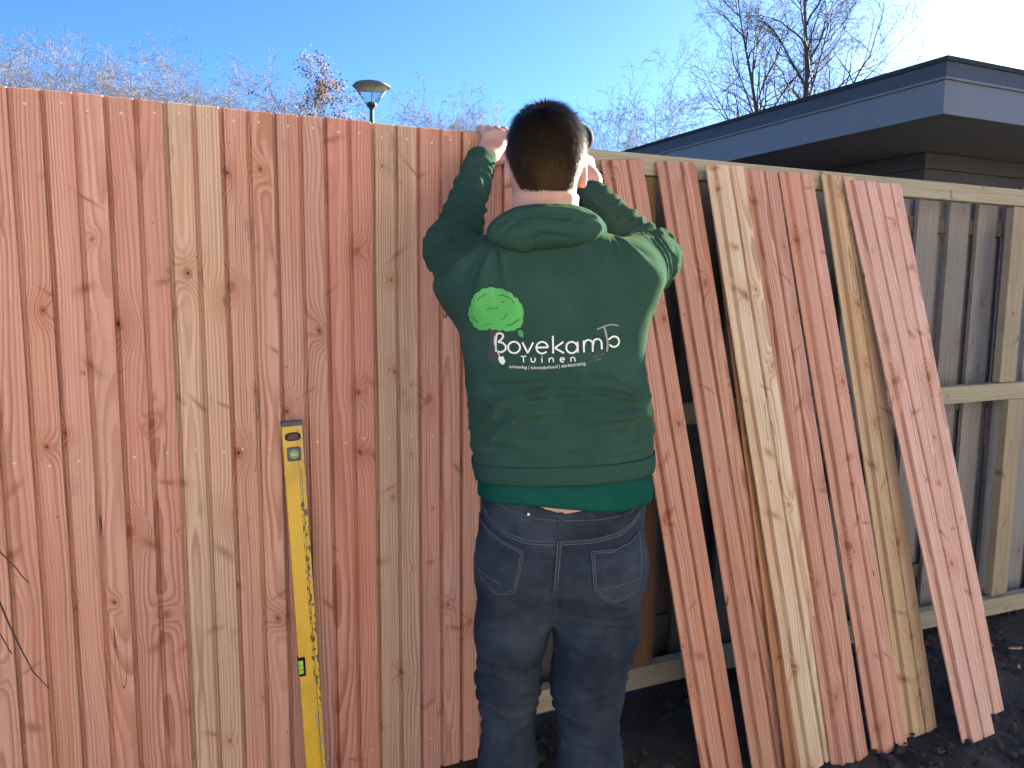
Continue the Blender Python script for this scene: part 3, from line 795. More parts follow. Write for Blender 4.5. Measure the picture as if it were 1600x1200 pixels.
# ------------------------------------------------------------------ unseen pale paving and building behind the viewer, added to bounce sunlight
def build_back():
    mt = NT('pale_concrete'); n = mt.noise(None, 3.0, 5.0, 0.6); n2 = mt.noise(None, 90.0, 3.0)
    mt.out(mt.scale(mt.mix(n.ss(0.35, 0.7), (0.54, 0.50, 0.45), (0.62, 0.58, 0.52)), n2 * 0.3 + 0.85), 0.85, n2, 0.3, 0.003)
    o = bm_obj('bounce_fill_terrace', box_bm(-9, 10, -7.19, -2.20, -0.2, 0.03, 0.01), mt.mat); tag(o, kind='structure')
    mw = NT('pale_painted_brick'); br = mw.nt.nodes.new('ShaderNodeTexBrick'); br.inputs['Scale'].default_value = 1.0
    br.inputs['Brick Width'].default_value = 0.22; br.inputs['Row Height'].default_value = 0.065; br.inputs['Mortar Size'].default_value = 0.006
    x, y, z = mw.obj(); mw.nt.links.new(mw.vec(x + y, z, 0.0).s, br.inputs['Vector'])
    n = mw.noise(None, 2.0, 4.0); c = mw.mix(n, (0.72, 0.66, 0.58), (0.80, 0.74, 0.66))
    c = mw.mix(X(mw.nt, br.outputs['Fac']) * 0.35, c, (0.45, 0.41, 0.36)); mw.out(c, 0.85, X(mw.nt, br.outputs['Fac']) * -1.0, 0.4, 0.006)
    root = empty('bounce_fill_house', (0, -7.2, 0)); tag(root, 'unseen pale painted brick building added to bounce sunlight onto the fence', 'bounce_fill_house')
    ops = [(-6.2, -4.0, 0.9, 2.3), (-1.2, 1.4, 0.0, 2.3), (4.2, 6.6, 0.9, 2.3), (-5.8, -4.4, 3.4, 4.7), (-0.6, 0.8, 3.4, 4.7), (4.6, 6.0, 3.4, 4.7)]
    xs = sorted({-8.5, 9.0, *[a for o in ops for a in o[:2]]}); zs = sorted({0.0, 5.6, *[a for o in ops for a in o[2:]]})
    bm = bmesh.new()
    for i in range(len(xs) - 1):
        for j in range(len(zs) - 1):
            cx, cz = (xs[i] + xs[i + 1]) / 2, (zs[j] + zs[j + 1]) / 2
            if any(a < cx < b and c_ < cz < d for a, b, c_, d in ops): continue
            v = [bm.verts.new((xx, 0, zz)) for xx, zz in ((xs[i], zs[j]), (xs[i], zs[j + 1]), (xs[i + 1], zs[j + 1]), (xs[i + 1], zs[j]))]
            bm.faces.new(v)
    bmesh.ops.remove_doubles(bm, verts=bm.verts, dist=1e-4)
    r = bmesh.ops.extrude_face_region(bm, geom=list(bm.faces))
    for v in [g for g in r['geom'] if isinstance(g, bmesh.types.BMVert)]: v.co.y -= 0.3
    bmesh.ops.recalc_face_normals(bm, faces=bm.faces)
    bm_obj('wall', bm, mw.mat, root)
    mf = simple('white_frame', (0.75, 0.75, 0.73), 0.5, nscale=20, namp=0.05); mg = simple('house_glass', (0.05, 0.06, 0.07), 0.05, nscale=3, namp=0.1)
    for (a, b, c_, d) in ops:
        bm = box_bm(a, b, -0.15, -0.09, c_, c_ + 0.07); box_bm(a, b, -0.15, -0.09, d - 0.07, d, bm=bm)
        for q in (a, (a + b) / 2 - 0.035, b - 0.07): box_bm(q, q + 0.07, -0.149, -0.091, c_ + 0.071, d - 0.071, bm=bm)
        f = bm_obj('window', bm, mf, root)
        for q0, q1 in ((a + 0.071, (a + b) / 2 - 0.036), ((a + b) / 2 + 0.036, b - 0.071)):
            bm_obj('pane', box_bm(q0, q1, -0.13, -0.12, c_ + 0.072, d - 0.072), mg, f)
    V = [(-8.8, 0.4, 5.5), (9.3, 0.4, 5.5), (9.3, -4, 8.6), (-8.8, -4, 8.6), (-8.8, -8.4, 5.5), (9.3, -8.4, 5.5)]
    V += [(a, b, c_ + 0.15) for a, b, c_ in V]
    mesh_obj('roof', V, [(0, 1, 2, 3), (3, 2, 5, 4), (6, 9, 8, 7), (9, 10, 11, 8), (0, 6, 7, 1), (4, 5, 11, 10), (0, 3, 9, 6), (3, 4, 10, 9), (1, 7, 8, 2), (2, 8, 11, 5)], simple('dark_tile', (0.06, 0.045, 0.04), 0.7, nscale=5), root)
build_back()

# ------------------------------------------------------------------ signed distance modelling for the person
def nets(F, lo, h):
    """surface nets: F < 0 inside"""
    F = F.astype(np.float32); S = F < 0
    nx, ny, nz = F.shape
    c = np.zeros((nx - 1, ny - 1, nz - 1), np.uint8)
    for a in (0, 1):
        for b in (0, 1):
            for d in (0, 1): c += S[a:nx - 1 + a, b:ny - 1 + b, d:nz - 1 + d]
    I = np.argwhere((c > 0) & (c < 8)); n = len(I)
    idx = np.full((nx - 1, ny - 1, nz - 1), -1, np.int64); idx[I[:, 0], I[:, 1], I[:, 2]] = np.arange(n)
    acc = np.zeros((n, 3)); cnt = np.zeros(n)
    cor = [(a, b, d) for a in (0, 1) for b in (0, 1) for d in (0, 1)]
    val = {k: F[I[:, 0] + k[0], I[:, 1] + k[1], I[:, 2] + k[2]].astype(np.float64) for k in cor}
    for k in cor:
        for ax in range(3):
            if k[ax]: continue
            k2 = list(k); k2[ax] = 1; k2 = tuple(k2)
            v0, v1 = val[k], val[k2]; m = (v0 < 0) != (v1 < 0)
            t = np.where(m, v0 / np.where(m, v0 - v1, 1), 0)
            p = np.tile(np.array(k, float), (n, 1)); p[:, ax] = t
            acc += p * m[:, None]; cnt += m
    V = (I + acc / cnt[:, None]) * h + np.asarray(lo)
    Q = []
    for ax in range(3):
        o1, o2 = (ax + 1) % 3, (ax + 2) % 3
        sl0 = [slice(None)] * 3; sl1 = [slice(None)] * 3; sl0[ax] = slice(0, -1); sl1[ax] = slice(1, None)
        A, B = S[tuple(sl0)], S[tuple(sl1)]
        E = np.argwhere(A != B)
        ok = (E[:, o1] > 0) & (E[:, o2] > 0) & (E[:, o1] < F.shape[o1] - 1) & (E[:, o2] < F.shape[o2] - 1)
        E = E[ok]; sgn = A[E[:, 0], E[:, 1], E[:, 2]]
        def cell(d1, d2):
            q = E.copy(); q[:, o1] += d1; q[:, o2] += d2; return idx[q[:, 0], q[:, 1], q[:, 2]]
        quad = np.stack([cell(-1, -1), cell(0, -1), cell(0, 0), cell(-1, 0)], 1)
        quad[~sgn] = quad[~sgn][:, ::-1]
        Q.append(quad)
    return V, np.concatenate(Q)
def vnormals(V, Fc):
    n = np.cross(V[Fc[:, 2]] - V[Fc[:, 0]], V[Fc[:, 3]] - V[Fc[:, 1]])
    N = np.zeros_like(V)
    for k in range(4): np.add.at(N, Fc[:, k], n)
    return N / (np.linalg.norm(N, axis=1, keepdims=True) + 1e-12)
class G3:
    def __init__(s, lo, hi, h):
        s.lo, s.h = np.array(lo, float), h
        ax = [np.arange(lo[i], hi[i] + h, h) for i in range(3)]
        s.x = ax[0][:, None, None]; s.y = ax[1][None, :, None]; s.z = ax[2][None, None, :]
class GP:                                      # the same interface on a list of points
    def __init__(s, P): s.x, s.y, s.z = P[:, 0], P[:, 1], P[:, 2]
def rcone(g, a, b, ra, rb):
    a = np.asarray(a, float); b = np.asarray(b, float); d = b - a; L2 = d @ d
    px, py, pz = g.x - a[0], g.y - a[1], g.z - a[2]
    t = np.clip((px * d[0] + py * d[1] + pz * d[2]) / L2, 0, 1)
    return np.sqrt((px - t * d[0]) ** 2 + (py - t * d[1]) ** 2 + (pz - t * d[2]) ** 2) - (ra + (rb - ra) * t)
def ell(g, c, r):
    x, y, z = (g.x - c[0]), (g.y - c[1]), (g.z - c[2])
    k0 = np.sqrt((x / r[0]) ** 2 + (y / r[1]) ** 2 + (z / r[2]) ** 2) + 1e-6
    k1 = np.sqrt((x / r[0] ** 2) ** 2 + (y / r[1] ** 2) ** 2 + (z / r[2] ** 2) ** 2) + 1e-6
    return k0 * (k0 - 1) / k1
def smin(a, b, k):
    hq = np.maximum(k - np.abs(a - b), 0) / k
    return np.minimum(a, b) - hq * hq * k * 0.25
def chain(g, pts, rad, k=0.02):
    f = None
    for i in range(len(pts) - 1):
        q = rcone(g, pts[i], pts[i + 1], rad[i], rad[i + 1]); f = q if f is None else smin(f, q, k)
    return f
def prof_fn(tab):
    tab = np.array(tab, float)
    def at(z): return [np.interp(z, tab[:, 0], tab[:, j]) for j in range(1, 5)]      # cx, a, cy, b
    return at
def trunk(g, at, p=2.4, grow=0.0):
    cx, a, cy, b = at(g.z)
    a = a + grow; b = b + grow
    q = (np.abs((g.x - cx) / a) ** p + np.abs((g.y - cy) / b) ** p) ** (1 / p)
    return (q - 1) * np.minimum(a, b)

O_ = at_depth(855, 240, 1.60); O_[2] = 0.0
FW = np.array([math.cos(AZ), math.sin(AZ), 0]); RT = np.array([math.sin(AZ), -math.cos(AZ), 0])
def loc(px, py, ly):                           # photo pixel -> point in the body's frame at forward offset ly
    d = ray(px, py); t = ((O_ + FW * ly - CAM) @ FW) / (d @ FW); P = CAM + t * d - O_
    return np.array([P @ RT, ly, P[2]])
def w2l(P):
    P = np.asarray(P, float) - O_; return np.array([P @ RT, P @ FW, P[2]])

person = empty('person', tuple(O_), AZ - math.pi / 2)
tag(person, 'person in dark green hoodie and jeans seen from behind, screwing on a fence board', 'person')

SH_L, EL_L = np.array([-0.160, 0.015, 1.436]), np.array([-0.214, 0.235, 1.515])
WR_L = w2l((0.776, -0.060, 1.752))
SH_R, EL_R, WR_R = np.array([0.172, 0.015, 1.452]), np.array([0.258, 0.185, 1.493]), np.array([0.126, 0.285, 1.650])

# ---- body: head, neck, trunk, arms and legs
AT_BODY = prof_fn([(0.70, .04, .150, 0, .09), (0.82, .041, .172, 0, .112), (0.95, .046, .166, -.002, .112), (1.00, .046, .166, -.002, .111), (1.10, .038, .158, 0, .102), (1.27, .02, .172, 0, .105),
                   (1.40, .005, .185, 0, .10), (1.47, 0, .165, 0, .09), (1.53, 0, .10, 0, .075), (1.57, 0, .06, 0, .06)])
def head_f(g, ears=True):
    f = ell(g, (-.003, .002, 1.702), (.0705, .088, .081))
    f = smin(f, ell(g, (-.002, .040, 1.650), (.060, .062, .082)), .04)
    f = smin(f, ell(g, (-.003, -.028, 1.677), (.064, .060, .066)), .03)
    nk = rcone(g, (-.008, -.004, 1.50), (-.006, -.004, 1.64), .0685, .061)
    f = smin(f, nk, .03)
    for s in (-1, 1) if ears else ():           # ears: flattened dish standing off the skull
        x0 = -.003 + s * .0765
        e = ell(g, (x0 + s * .004, .004 , 1.662), (.0075, .0185, .0315))
        e = smin(e, ell(g, (x0 - s * .004, .010, 1.660), (.010, .013, .022)), .008)
        e = np.maximum(e, -ell(g, (x0 + s * .0095, .010, 1.666), (.0045, .010, .017)))
        f = smin(f, e, .006)
    f = smin(f, rcone(g, (0, .094, 1.690), (0, .116, 1.658), .009, .013), .012)      # nose
    f = smin(f, rcone(g, (-.03, .090, 1.700), (.03, .090, 1.700), .009, .009), .014)  # brow
    f = smin(f, rcone(g, (-.018, .098, 1.622), (.018, .098, 1.622), .006, .006), .010)  # lips
    f = smin(f, ell(g, (0, .088, 1.585), (.025, .018, .017)), .02)                   # chin
    for s in (-1, 1): f = smin(f, ell(g, (s * .031, .086, 1.680), (.012, .010, .010)), .003)
    return f
def body_mesh():
    g = G3((-.36, -.16, .02), (.37, .50, 1.84), .0055)
    f = trunk(g, AT_BODY); f = np.where(np.broadcast_to(g.z, f.shape) > 1.62, 1.0, f); f = np.where(np.broadcast_to(g.z, f.shape) < .80, 1.0, f)
    f = smin(f, head_f(g), .03)
    f = smin(f, chain(g, [SH_L, EL_L, WR_L], [.055, .040, .029]), .03)
    f = smin(f, chain(g, [SH_R, EL_R, WR_R], [.055, .040, .029]), .03)
    f = smin(f, chain(g, [(-.055, 0, .80), (-.072, .015, .50), (-.072, -.01, .34), (-.072, .0, .09)], [.075, .042, .038, .030]), .03)
    f = smin(f, chain(g, [(.135, 0, .80), (.108, .015, .50), (.113, -.01, .34), (.115, 0, .09)], [.075, .046, .042, .030]), .03)
    return nets(f, g.lo, g.h)
def hand_left():
    W = lambda x, y, z: w2l((x, y, z))
    lo = w2l((0.83, -0.02, 1.80)); g = G3(lo - np.array([.12, .12, .11]), lo + np.array([.12, .12, .11]), .0024)
    f = chain(g, [W(.772, -.066, 1.735), W(.792, -.052, 1.772)], [.0275, .026])
    mcp = [(0.8065, 1.824), (0.8265, 1.831), (0.8475, 1.834), (0.8690, 1.832)]       # little finger to index
    for i, (x, z) in enumerate(mcp):
        r = (.0095, .0105, .0112, .0110)[i]
        f = smin(f, rcone(g, W(.786 + .009 * i, -.052, 1.772), W(x, -.026, z), .0165, .0125), .014)
        ext = (.026, .036, .040, .034)[i]
        fx = x + .001 * (i - 1)
        pts = [W(x, -.026, z), W(fx, .004, 1.8505), W(fx + .001, ext, 1.852), W(fx + .001, ext + .012, 1.835)]
        fing = chain(g, pts, [.0125, r, r * .93, r * .82], .006)
        f = smin(f, fing, .005)
        f = smin(f, ell(g, W(x, -.030, z + .002), (.0095, .0095, .0095)), .008)
    f = smin(f, rcone(g, W(.800, -.046, 1.765), W(.835, -.034, 1.795), .018, .016), .02)
    f = smin(f, chain(g, [W(.806, -.046, 1.758), W(.838, -.030, 1.764), W(.866, -.018, 1.775), W(.884, -.014, 1.784)], [.015, .013, .0115, .009], .01), .012)
    return nets(f, g.lo, g.h)
DR0 = np.array([0.953, -0.300, 1.790])         # rear end of the drill, in the scene
def hand_right():
    # drill frame: axis along +y, handle down at y = .055..; hand wraps the handle
    W = lambda x, y, z: w2l(DR0 + np.array([x, y, z]))
    lo = W(.01, .05, -.085); g = G3(lo - .11, lo + .11, .0024)
    f = chain(g, [WR_R, W(.024, .012, -.100)], [.027, .026])
    f = smin(f, rcone(g, W(.026, .018, -.100), W(.030, .040, -.062), .020, .019), .02)     # back of the hand
    f = smin(f, rcone(g, W(.010, .020, -.095), W(.012, .026, -.050), .018, .015), .02)
    for i in range(4):                                                                       # fingers round the handle
        z = -.050 - .0205 * i; r = (.0098, .0102, .0098, .0086)[i]
        pts = [W(.031, .034, z), W(.034, .064, z - .002), W(.018, .086, z - .003), W(-.008, .086, z - .003), W(-.022, .068, z - .002)]
        f = smin(f, chain(g, pts, [.0125, r * 1.08, r, r * .95, r * .85], .006), .005)
    f = smin(f, chain(g, [W(.014, .018, -.085), W(-.004, .014, -.058), W(-.024, .032, -.044), W(-.027, .060, -.042)], [.015, .0125, .011, .009], .01), .010)
    return nets(f, g.lo, g.h)
def join(parts):
    V, F, k = [], [], 0
    for v, f in parts: V.append(v); F.append(f + k); k += len(v)
    return np.concatenate(V), np.concatenate(F)
bv, bf = join([body_mesh(), hand_left(), hand_right()])
body = mesh_obj('body', bv, bf, M_SKIN, person, True)

# ---- hair
def hair_mask(P):
    """> 0 where hair grows (metres above the hair line)"""
    x, y, z = P[..., 0], P[..., 1], P[..., 2]
    ang = np.arctan2(y, np.abs(x) + 1e-6)                   # -pi/2 back, +pi/2 face
    line = np.interp(ang, [-1.57, -1.1, -0.75, -0.42, -0.22, 0.10, 0.22, 0.55, 0.85, 1.57], [1.596, 1.602, 1.622, 1.662, 1.692, 1.694, 1.662, 1.672, 1.735, 1.760])
    return z - line + (vnoise(np.stack([x * 90, y * 90, z * 25], -1)) - .5) * .014
def hair_len(P):
    m = hair_mask(P); up = np.clip((P[..., 2] - 1.64) / .13, 0, 1)
    return np.clip(m / .045, 0, 1) * (.0035 + .010 * up)
def build_hair():
    g = G3((-.12, -.13, 1.56), (.12, .13, 1.84), .0032)
    f = head_f(g, False)
    sh = f.shape; P = np.stack(np.broadcast_arrays(g.x, g.y, g.z), -1)
    m = hair_mask(P); th = np.where(m > 0, -.0006 + hair_len(P) * .85, -.006 + np.clip(m, -.02, 0))
    th = th + (fbm(P * np.array([60, 60, 34.0]), 3) - .5) * .0055 * np.clip((P[..., 2] - 1.63) / .12, 0, 1)
    V, F = nets(np.maximum(f - th, -.02 + np.zeros(sh)), g.lo, g.h)
    hair = mesh_obj('hair', V, F, M_HAIR, person, True)
    # strands
    N = vnormals(V, F); r = np.random.default_rng(5)
    cand = np.where((hair_mask(V) > .0005))[0]
    base = r.choice(cand, 42000); p = V[base] + r.normal(0, .0011, (len(base), 3)); n = N[base]
    swirl = np.array([-.012, -.055, 1.785]); dd = p - swirl
    dwn = np.array([0, 0, -1.0]) * np.clip((1.785 - p[:, 2:3]) / .05, 0.05, 1.3) + dd * np.array([8, 8, 2.0])
    t = dwn - n * np.sum(dwn * n, 1, keepdims=True); t /= np.linalg.norm(t, axis=1, keepdims=True) + 1e-9
    L = (.0045 + 1.6 * hair_len(p)) * r.uniform(.6, 1.3, len(p)); L = L[:, None]
    jit = r.normal(0, .30, (len(p), 3)); top = np.clip((p[:, 2:3] - 1.745) / .05, 0, 1)
    d1 = t + n * (.38 + .55 * top * r.random((len(p), 1))) + jit * .6; d1 /= np.linalg.norm(d1, axis=1, keepdims=True)
    d2 = d1 + t * .5 - n * .15 + jit * .3; d2 /= np.linalg.norm(d2, axis=1, keepdims=True)
    side = np.cross(t, n); side /= np.linalg.norm(side, axis=1, keepdims=True) + 1e-9
    wd = .00070 * r.uniform(.7, 1.3, (len(p), 1))
    p = p - n * .0012
    a, b = p - side * wd, p + side * wd; q = p + d1 * L * .55; c, d = q - side * wd * .8, q + side * wd * .8; e = q + d2 * L * .45
    VV = np.stack([a, b, c, d, e], 1).reshape(-1, 3); k = np.arange(len(p))[:, None] * 5
    FF = [tuple(q) for q in (k + np.array([[0, 1, 3, 2]])).tolist()] + [tuple(q) for q in (k + np.array([[2, 3, 4]])).tolist()]
    mesh_obj('hair_strands', VV, FF, M_HAIR, hair, True)
build_hair()

# ---- hooded sweatshirt
HZ = lambda x: 1.058 + 0.055 * (x - 0.046)      # hem height, rising to the right
AT_HOOD = prof_fn([(0.93, .046, .186, 0, .124), (0.985, .046, .189, 0, .127), (1.05, .043, .196, 0, .132), (1.14, .037, .199, 0, .128), (1.27, .021, .194, 0, .122), (1.36, .017, .203, 0, .122),
                   (1.42, .008, .206, 0, .120), (1.47, .008, .184, 0, .113), (1.515, .010, .148, .0, .102), (1.55, .004, .10, 0, .088), (1.585, 0, .082, 0, .078)])
ARM_L = [SH_L, EL_L, WR_L + (EL_L - WR_L) * .06]; ARM_R = [SH_R, EL_R, WR_R + (EL_R - WR_R) * .06]
def arm_param(P, arm):
    """distance along the arm, distance to its axis and angle round it"""
    best = None; s0 = 0.0
    for i in range(2):
        a, b = arm[i], arm[i + 1]; d = b - a; L = np.linalg.norm(d); u = d / L
        t = np.clip(((P - a) @ u), 0, L); q = P - a - t[:, None] * u; dist = np.linalg.norm(q, axis=1)
        if best is None: best = [s0 + t, dist, q]
        else:
            m = dist < best[1]
            best = [np.where(m, s0 + t, best[0]), np.where(m, dist, best[1]), np.where(m[:, None], q, best[2])]
        s0 += L
    return best
def build_hoodie():
    g = G3((-.34, -.175, .955), (.39, .46, 1.80), .0042)
    f = trunk(g, AT_HOOD, 2.5)
    f = np.where(np.broadcast_to(g.z, f.shape) > 1.575, np.maximum(f, g.z - 1.575), f)
    f = smin(f, ell(g, (-.085, -.045, 1.43), (.075, .075, .085)), .04)       # shoulder blades
    f = smin(f, ell(g, (.095, -.045, 1.43), (.075, .075, .085)), .04)
    f = smin(f, chain(g, ARM_L, [.072, .057, .040], .05), .05)
    f = smin(f, chain(g, ARM_R, [.078, .058, .041], .05), .05)
    f = np.maximum(f, (HZ(g.x) + 0.004) - g.z + 0 * f)
    for arm in (ARM_L, ARM_R):
        e = arm[2]; u = (arm[2] - arm[1]); u = u / np.linalg.norm(u)
        cut = (g.x - e[0]) * u[0] + (g.y - e[1]) * u[1] + (g.z - e[2]) * u[2]
        near = np.sqrt((g.x - e[0]) ** 2 + (g.y - e[1]) ** 2 + (g.z - e[2]) ** 2) < .12
        f = np.where(near, np.maximum(f, cut), f)
    V, F = nets(f, g.lo, g.h); N = vnormals(V, F)
    disp = np.zeros(len(V))
    def ridge(ph): return 1.5 * (.5 + .5 * np.sin(ph)) ** 2.2 - .5
    # sleeves
    for arm, sgn in ((ARM_L, -1), (ARM_R, 1)):
        s, dist, q = arm_param(V, arm)
        wgt = np.clip((.105 - dist) / .02, 0, 1) * np.clip((s - .05) / .06, 0, 1) * np.clip((np.linalg.norm(V - arm[2], axis=1) - .012) / .03, 0, 1)
        nz = fbm(V * 11 + sgn * 5, 3); nz2 = fbm(V * 26 + 3, 2)
        ph = 2 * math.pi * (s / .036 + 1.9 * (nz - .5) * 2 + 9.0 * q[:, 2] * sgn * .6 + 7 * q[:, 0] * sgn)
        amp = .0075 * np.clip(.3 + 1.6 * (nz2 - .25), .15, 1.2)
        disp += wgt * amp * ridge(ph)
    # folds across the lower back, sagging in the middle
    x, z = V[:, 0], V[:, 2]
    sidef = np.clip((.20 - np.abs(x - .035)) / .06, .25, 1)
    back = np.clip((1.262 - z) / .05, 0, 1) * np.clip((z - HZ(x) - .02) / .02, 0, 1) * sidef
    def fold(ph): u_ = (ph / (2 * math.pi)) % 1.0; return np.where(u_ < .72, u_ / .72, (1 - u_) / .28) ** 1.3 - .4
    for (k_, lam, amp, sl, sd_) in ((.55, .058, .0085, .10, 0.0), (-.25, .041, .0055, -.16, 4.0), (.2, .083, .0070, .28, 9.0)):
        nz = fbm(V * np.array([4, 4, 7.0]) + sd_, 3); g2 = fbm(V * np.array([5.5, 5.5, 13.0]) + sd_ * 2 + 9, 2)
        ph = 2 * math.pi * (-(z + k_ * (x - .03) ** 2 - sl * (x - .03)) / lam + 2.0 * (nz - .5) * 2)
        disp += back * 2.1 * amp * np.clip(3.4 * (g2 - .40), 0, 1.1) * fold(ph)
    # pulls radiating from the raised shoulders
    for cx, cz, sgn in ((-.102, 1.528, -1), (.128, 1.540, 1)):
        dx, dz = (V[:, 0] - cx) * sgn, V[:, 2] - cz; rad_ = np.hypot(dx, dz); an = np.arctan2(dz, dx)
        w_ = np.clip((rad_ - .008) / .03, 0, 1) * np.clip((.19 - rad_) / .11, 0, 1) * (V[:, 1] < .10) * np.clip((.9 - an) / .3, 0, 1) * np.clip((an + 2.0) / .5, 0, 1)
        pa = an * 10.5 + 3.2 * (fbm(V * np.array([7, 3, 7.0]) + sgn, 2) - .5) + rad_ * 9
        crest = (.5 + .5 * np.cos(pa)) ** 3
        gate = np.clip(2.4 * (vnoise(np.stack([np.floor(pa / (2 * math.pi) + .5) * 1.7 + 3, rad_ * 6, 0 * pa + sgn], -1)) - .15), .1, 1.1)
        disp += w_ * .0165 * (crest - .25) * gate * (1.0 if sgn < 0 else .55)
    disp += (fbm(V * 11 + 2, 3) - .5) * .0075
    V = V + N * disp[:, None]
    return V, F
hv, hf = build_hoodie()
hoodie = mesh_obj('hoodie', hv, hf, M_HOOD, person, True)
BVH_H = BVHTree.FromPolygons(hv.tolist(), hf.tolist())

def ring_part(name, parent, mat, at, z0f, z1f, off, n=160, rows=7, p=2.5, bulge=0.0, wav=0.0, seed=0, th=0.004):
    V, F = [], []
    for j in range(rows + 2):
        inner = j >= rows; t = (rows - 1 if j == rows else 0) / (rows - 1) if inner else j / (rows - 1)
        for k in range(n):
            an = 2 * math.pi * k / n; ca, sa = math.cos(an), math.sin(an)
            zz = None; xx = 0.046 + .19 * ca
            z = z0f(xx, sa) * (1 - t) + z1f(xx, sa) * t
            cx, a, cy, b = at(z); o = off + bulge * math.sin(math.pi * t) - (th if inner else 0)
            o += wav * (float(vnoise(np.array([k * 9.0 / n * 2 + seed, t * 1.3, seed + .5]))) - .5)
            V.append((cx + (a + o) * math.copysign(abs(ca) ** (2 / p), ca), cy + (b + o) * math.copysign(abs(sa) ** (2 / p), sa), z))
    R2 = rows + 2
    order_ = list(range(rows)) + [rows, rows + 1]
    for j in range(R2):
        a, b = order_[j], order_[(j + 1) % R2]
        for k in range(n):
            k2 = (k + 1) % n; F.append((a * n + k, a * n + k2, b * n + k2, b * n + k))
    return mesh_obj(name, V, F, mat, parent, True)
def mat_rib():
    m = NT('ribbed_green_cotton'); x, y, z = m.obj()
    f = m.noise(None, 700.0, 2.0, 0.7); an = m.nt.nodes.new('ShaderNodeMath'); an.operation = 'ARCTAN2'
    m.nt.links.new((y).s, an.inputs[0]); m.nt.links.new((x - 0.046).s, an.inputs[1])
    rib = (X(m.nt, an.outputs[0]) * 260.0).sin()
    c = m.scale(m.col((0.030, 0.071, 0.056)), f * 0.4 + rib * 0.08 + 0.8)
    return m.out(c, 0.9, rib + f, 0.3, 0.001, Specular_IOR_Level=0.0)
M_RIB = mat_rib()
ring_part('waistband', hoodie, M_RIB, AT_HOOD, lambda x, s: HZ(x) - .030, lambda x, s: HZ(x) + .009, .0025, bulge=.0012, wav=.006, seed=3)
for arm in (ARM_L, ARM_R):
    e, u = arm[2], (arm[2] - arm[1]) / np.linalg.norm(arm[2] - arm[1])
    a = np.cross(u, [0, 0, 1.0]); a /= np.linalg.norm(a); b = np.cross(u, a); V, F = [], []; n = 48
    prof = [(-.012, .0400), (-.004, .0425), (.002, .0400), (.018, .0385), (.034, .0375), (.0365, .0355), (.034, .0335), (-.012, .0335)]
    for (t, r) in prof:
        for k in range(n):
            an = 2 * math.pi * k / n; rr2 = r * (1 + .02 * math.sin(5 * an + t * 60)); V.append(tuple(e + u * t + rr2 * (math.cos(an) * a + math.sin(an) * b)))
    for j in range(len(prof)):
        j2 = (j + 1) % len(prof)
        for k in range(n): F.append((j * n + k, j * n + (k + 1) % n, j2 * n + (k + 1) % n, j2 * n + k))
    mesh_obj('cuff', V, F, M_HOOD, hoodie, True)
def build_hood():
    g = G3((-.16, -.20, 1.46), (.16, .12, 1.63), .0036)
    f = None
    # a sagging roll of cloth round the neck, thick and low behind, thin in front
    pts, rad = [], []
    for k in range(25):
        an = math.pi * (-.5 + 2 * k / 24)                     # starts at the back
        ca, sa = math.cos(an), math.sin(an)
        bk = (1 - sa) / 2                                      # 1 behind, 0 in front
        pts.append((-.004 + (.098 - .004 * bk) * ca + .004, -.012 + .088 * sa, 1.502 + .048 * bk ** .7 + .006 * ca)); rad.append(.018 + .017 * bk)
    f = chain(g, pts, rad, .01)
    f = smin(f, ell(g, (-.004, -.100, 1.543), (.110, .029, .034)), .03)         # the bag of the hood lying on the back
    f = smin(f, ell(g, (-.036, -.108, 1.531), (.080, .024, .025)), .025)
    f = smin(f, rcone(g, (-.100, -.070, 1.532), (-.05, -.112, 1.520), .014, .015), .03)
    f = np.maximum(f, -chain(g, [(-.006, -.004, 1.49), (-.006, -.002, 1.70)], [.074, .074]))
    V, F = nets(f, g.lo, g.h); N = vnormals(V, F)
    x, z = V[:, 0], V[:, 2]
    bk = V[:, 1] < -.03; wv = fbm(V * np.array([14, 14, 14.0]), 2) - .5
    d = -.0030 * np.exp(-((x + .036 + .25 * (z - 1.53)) / .0030) ** 2) * (V[:, 1] < -.06) * (z < 1.552)      # centre seam
    for (x0_, z0_, x1_, z1_, am, wd_) in ((-.11, 1.545, .075, 1.560, .0065, .0060), (-.02, 1.556, .11, 1.535, .0055, .0060), (.02, 1.530, .115, 1.556, .0040, .005), (-.10, 1.522, -.045, 1.545, .0040, .005), (-.06, 1.505, .06, 1.513, .0035, .006)):
        t_ = (x - x0_) / (x1_ - x0_); line = z0_ + (z1_ - z0_) * t_ + .012 * np.sin(np.clip(t_, 0, 1) * math.pi) + wv * .02
        dz_ = (z - line) / wd_; env = np.clip(t_ * 4, 0, 1) * np.clip((1 - t_) * 4, 0, 1)
        d += 1.15 * am * env * bk * (-np.exp(-dz_ ** 2) + .6 * np.exp(-((dz_ - 1.8) / 1.2) ** 2))
    d += (fbm(V * 18, 3) - .5) * .007
    mesh_obj('hood', V + N * d[:, None], F, M_HOOD, hoodie, True)
build_hood()
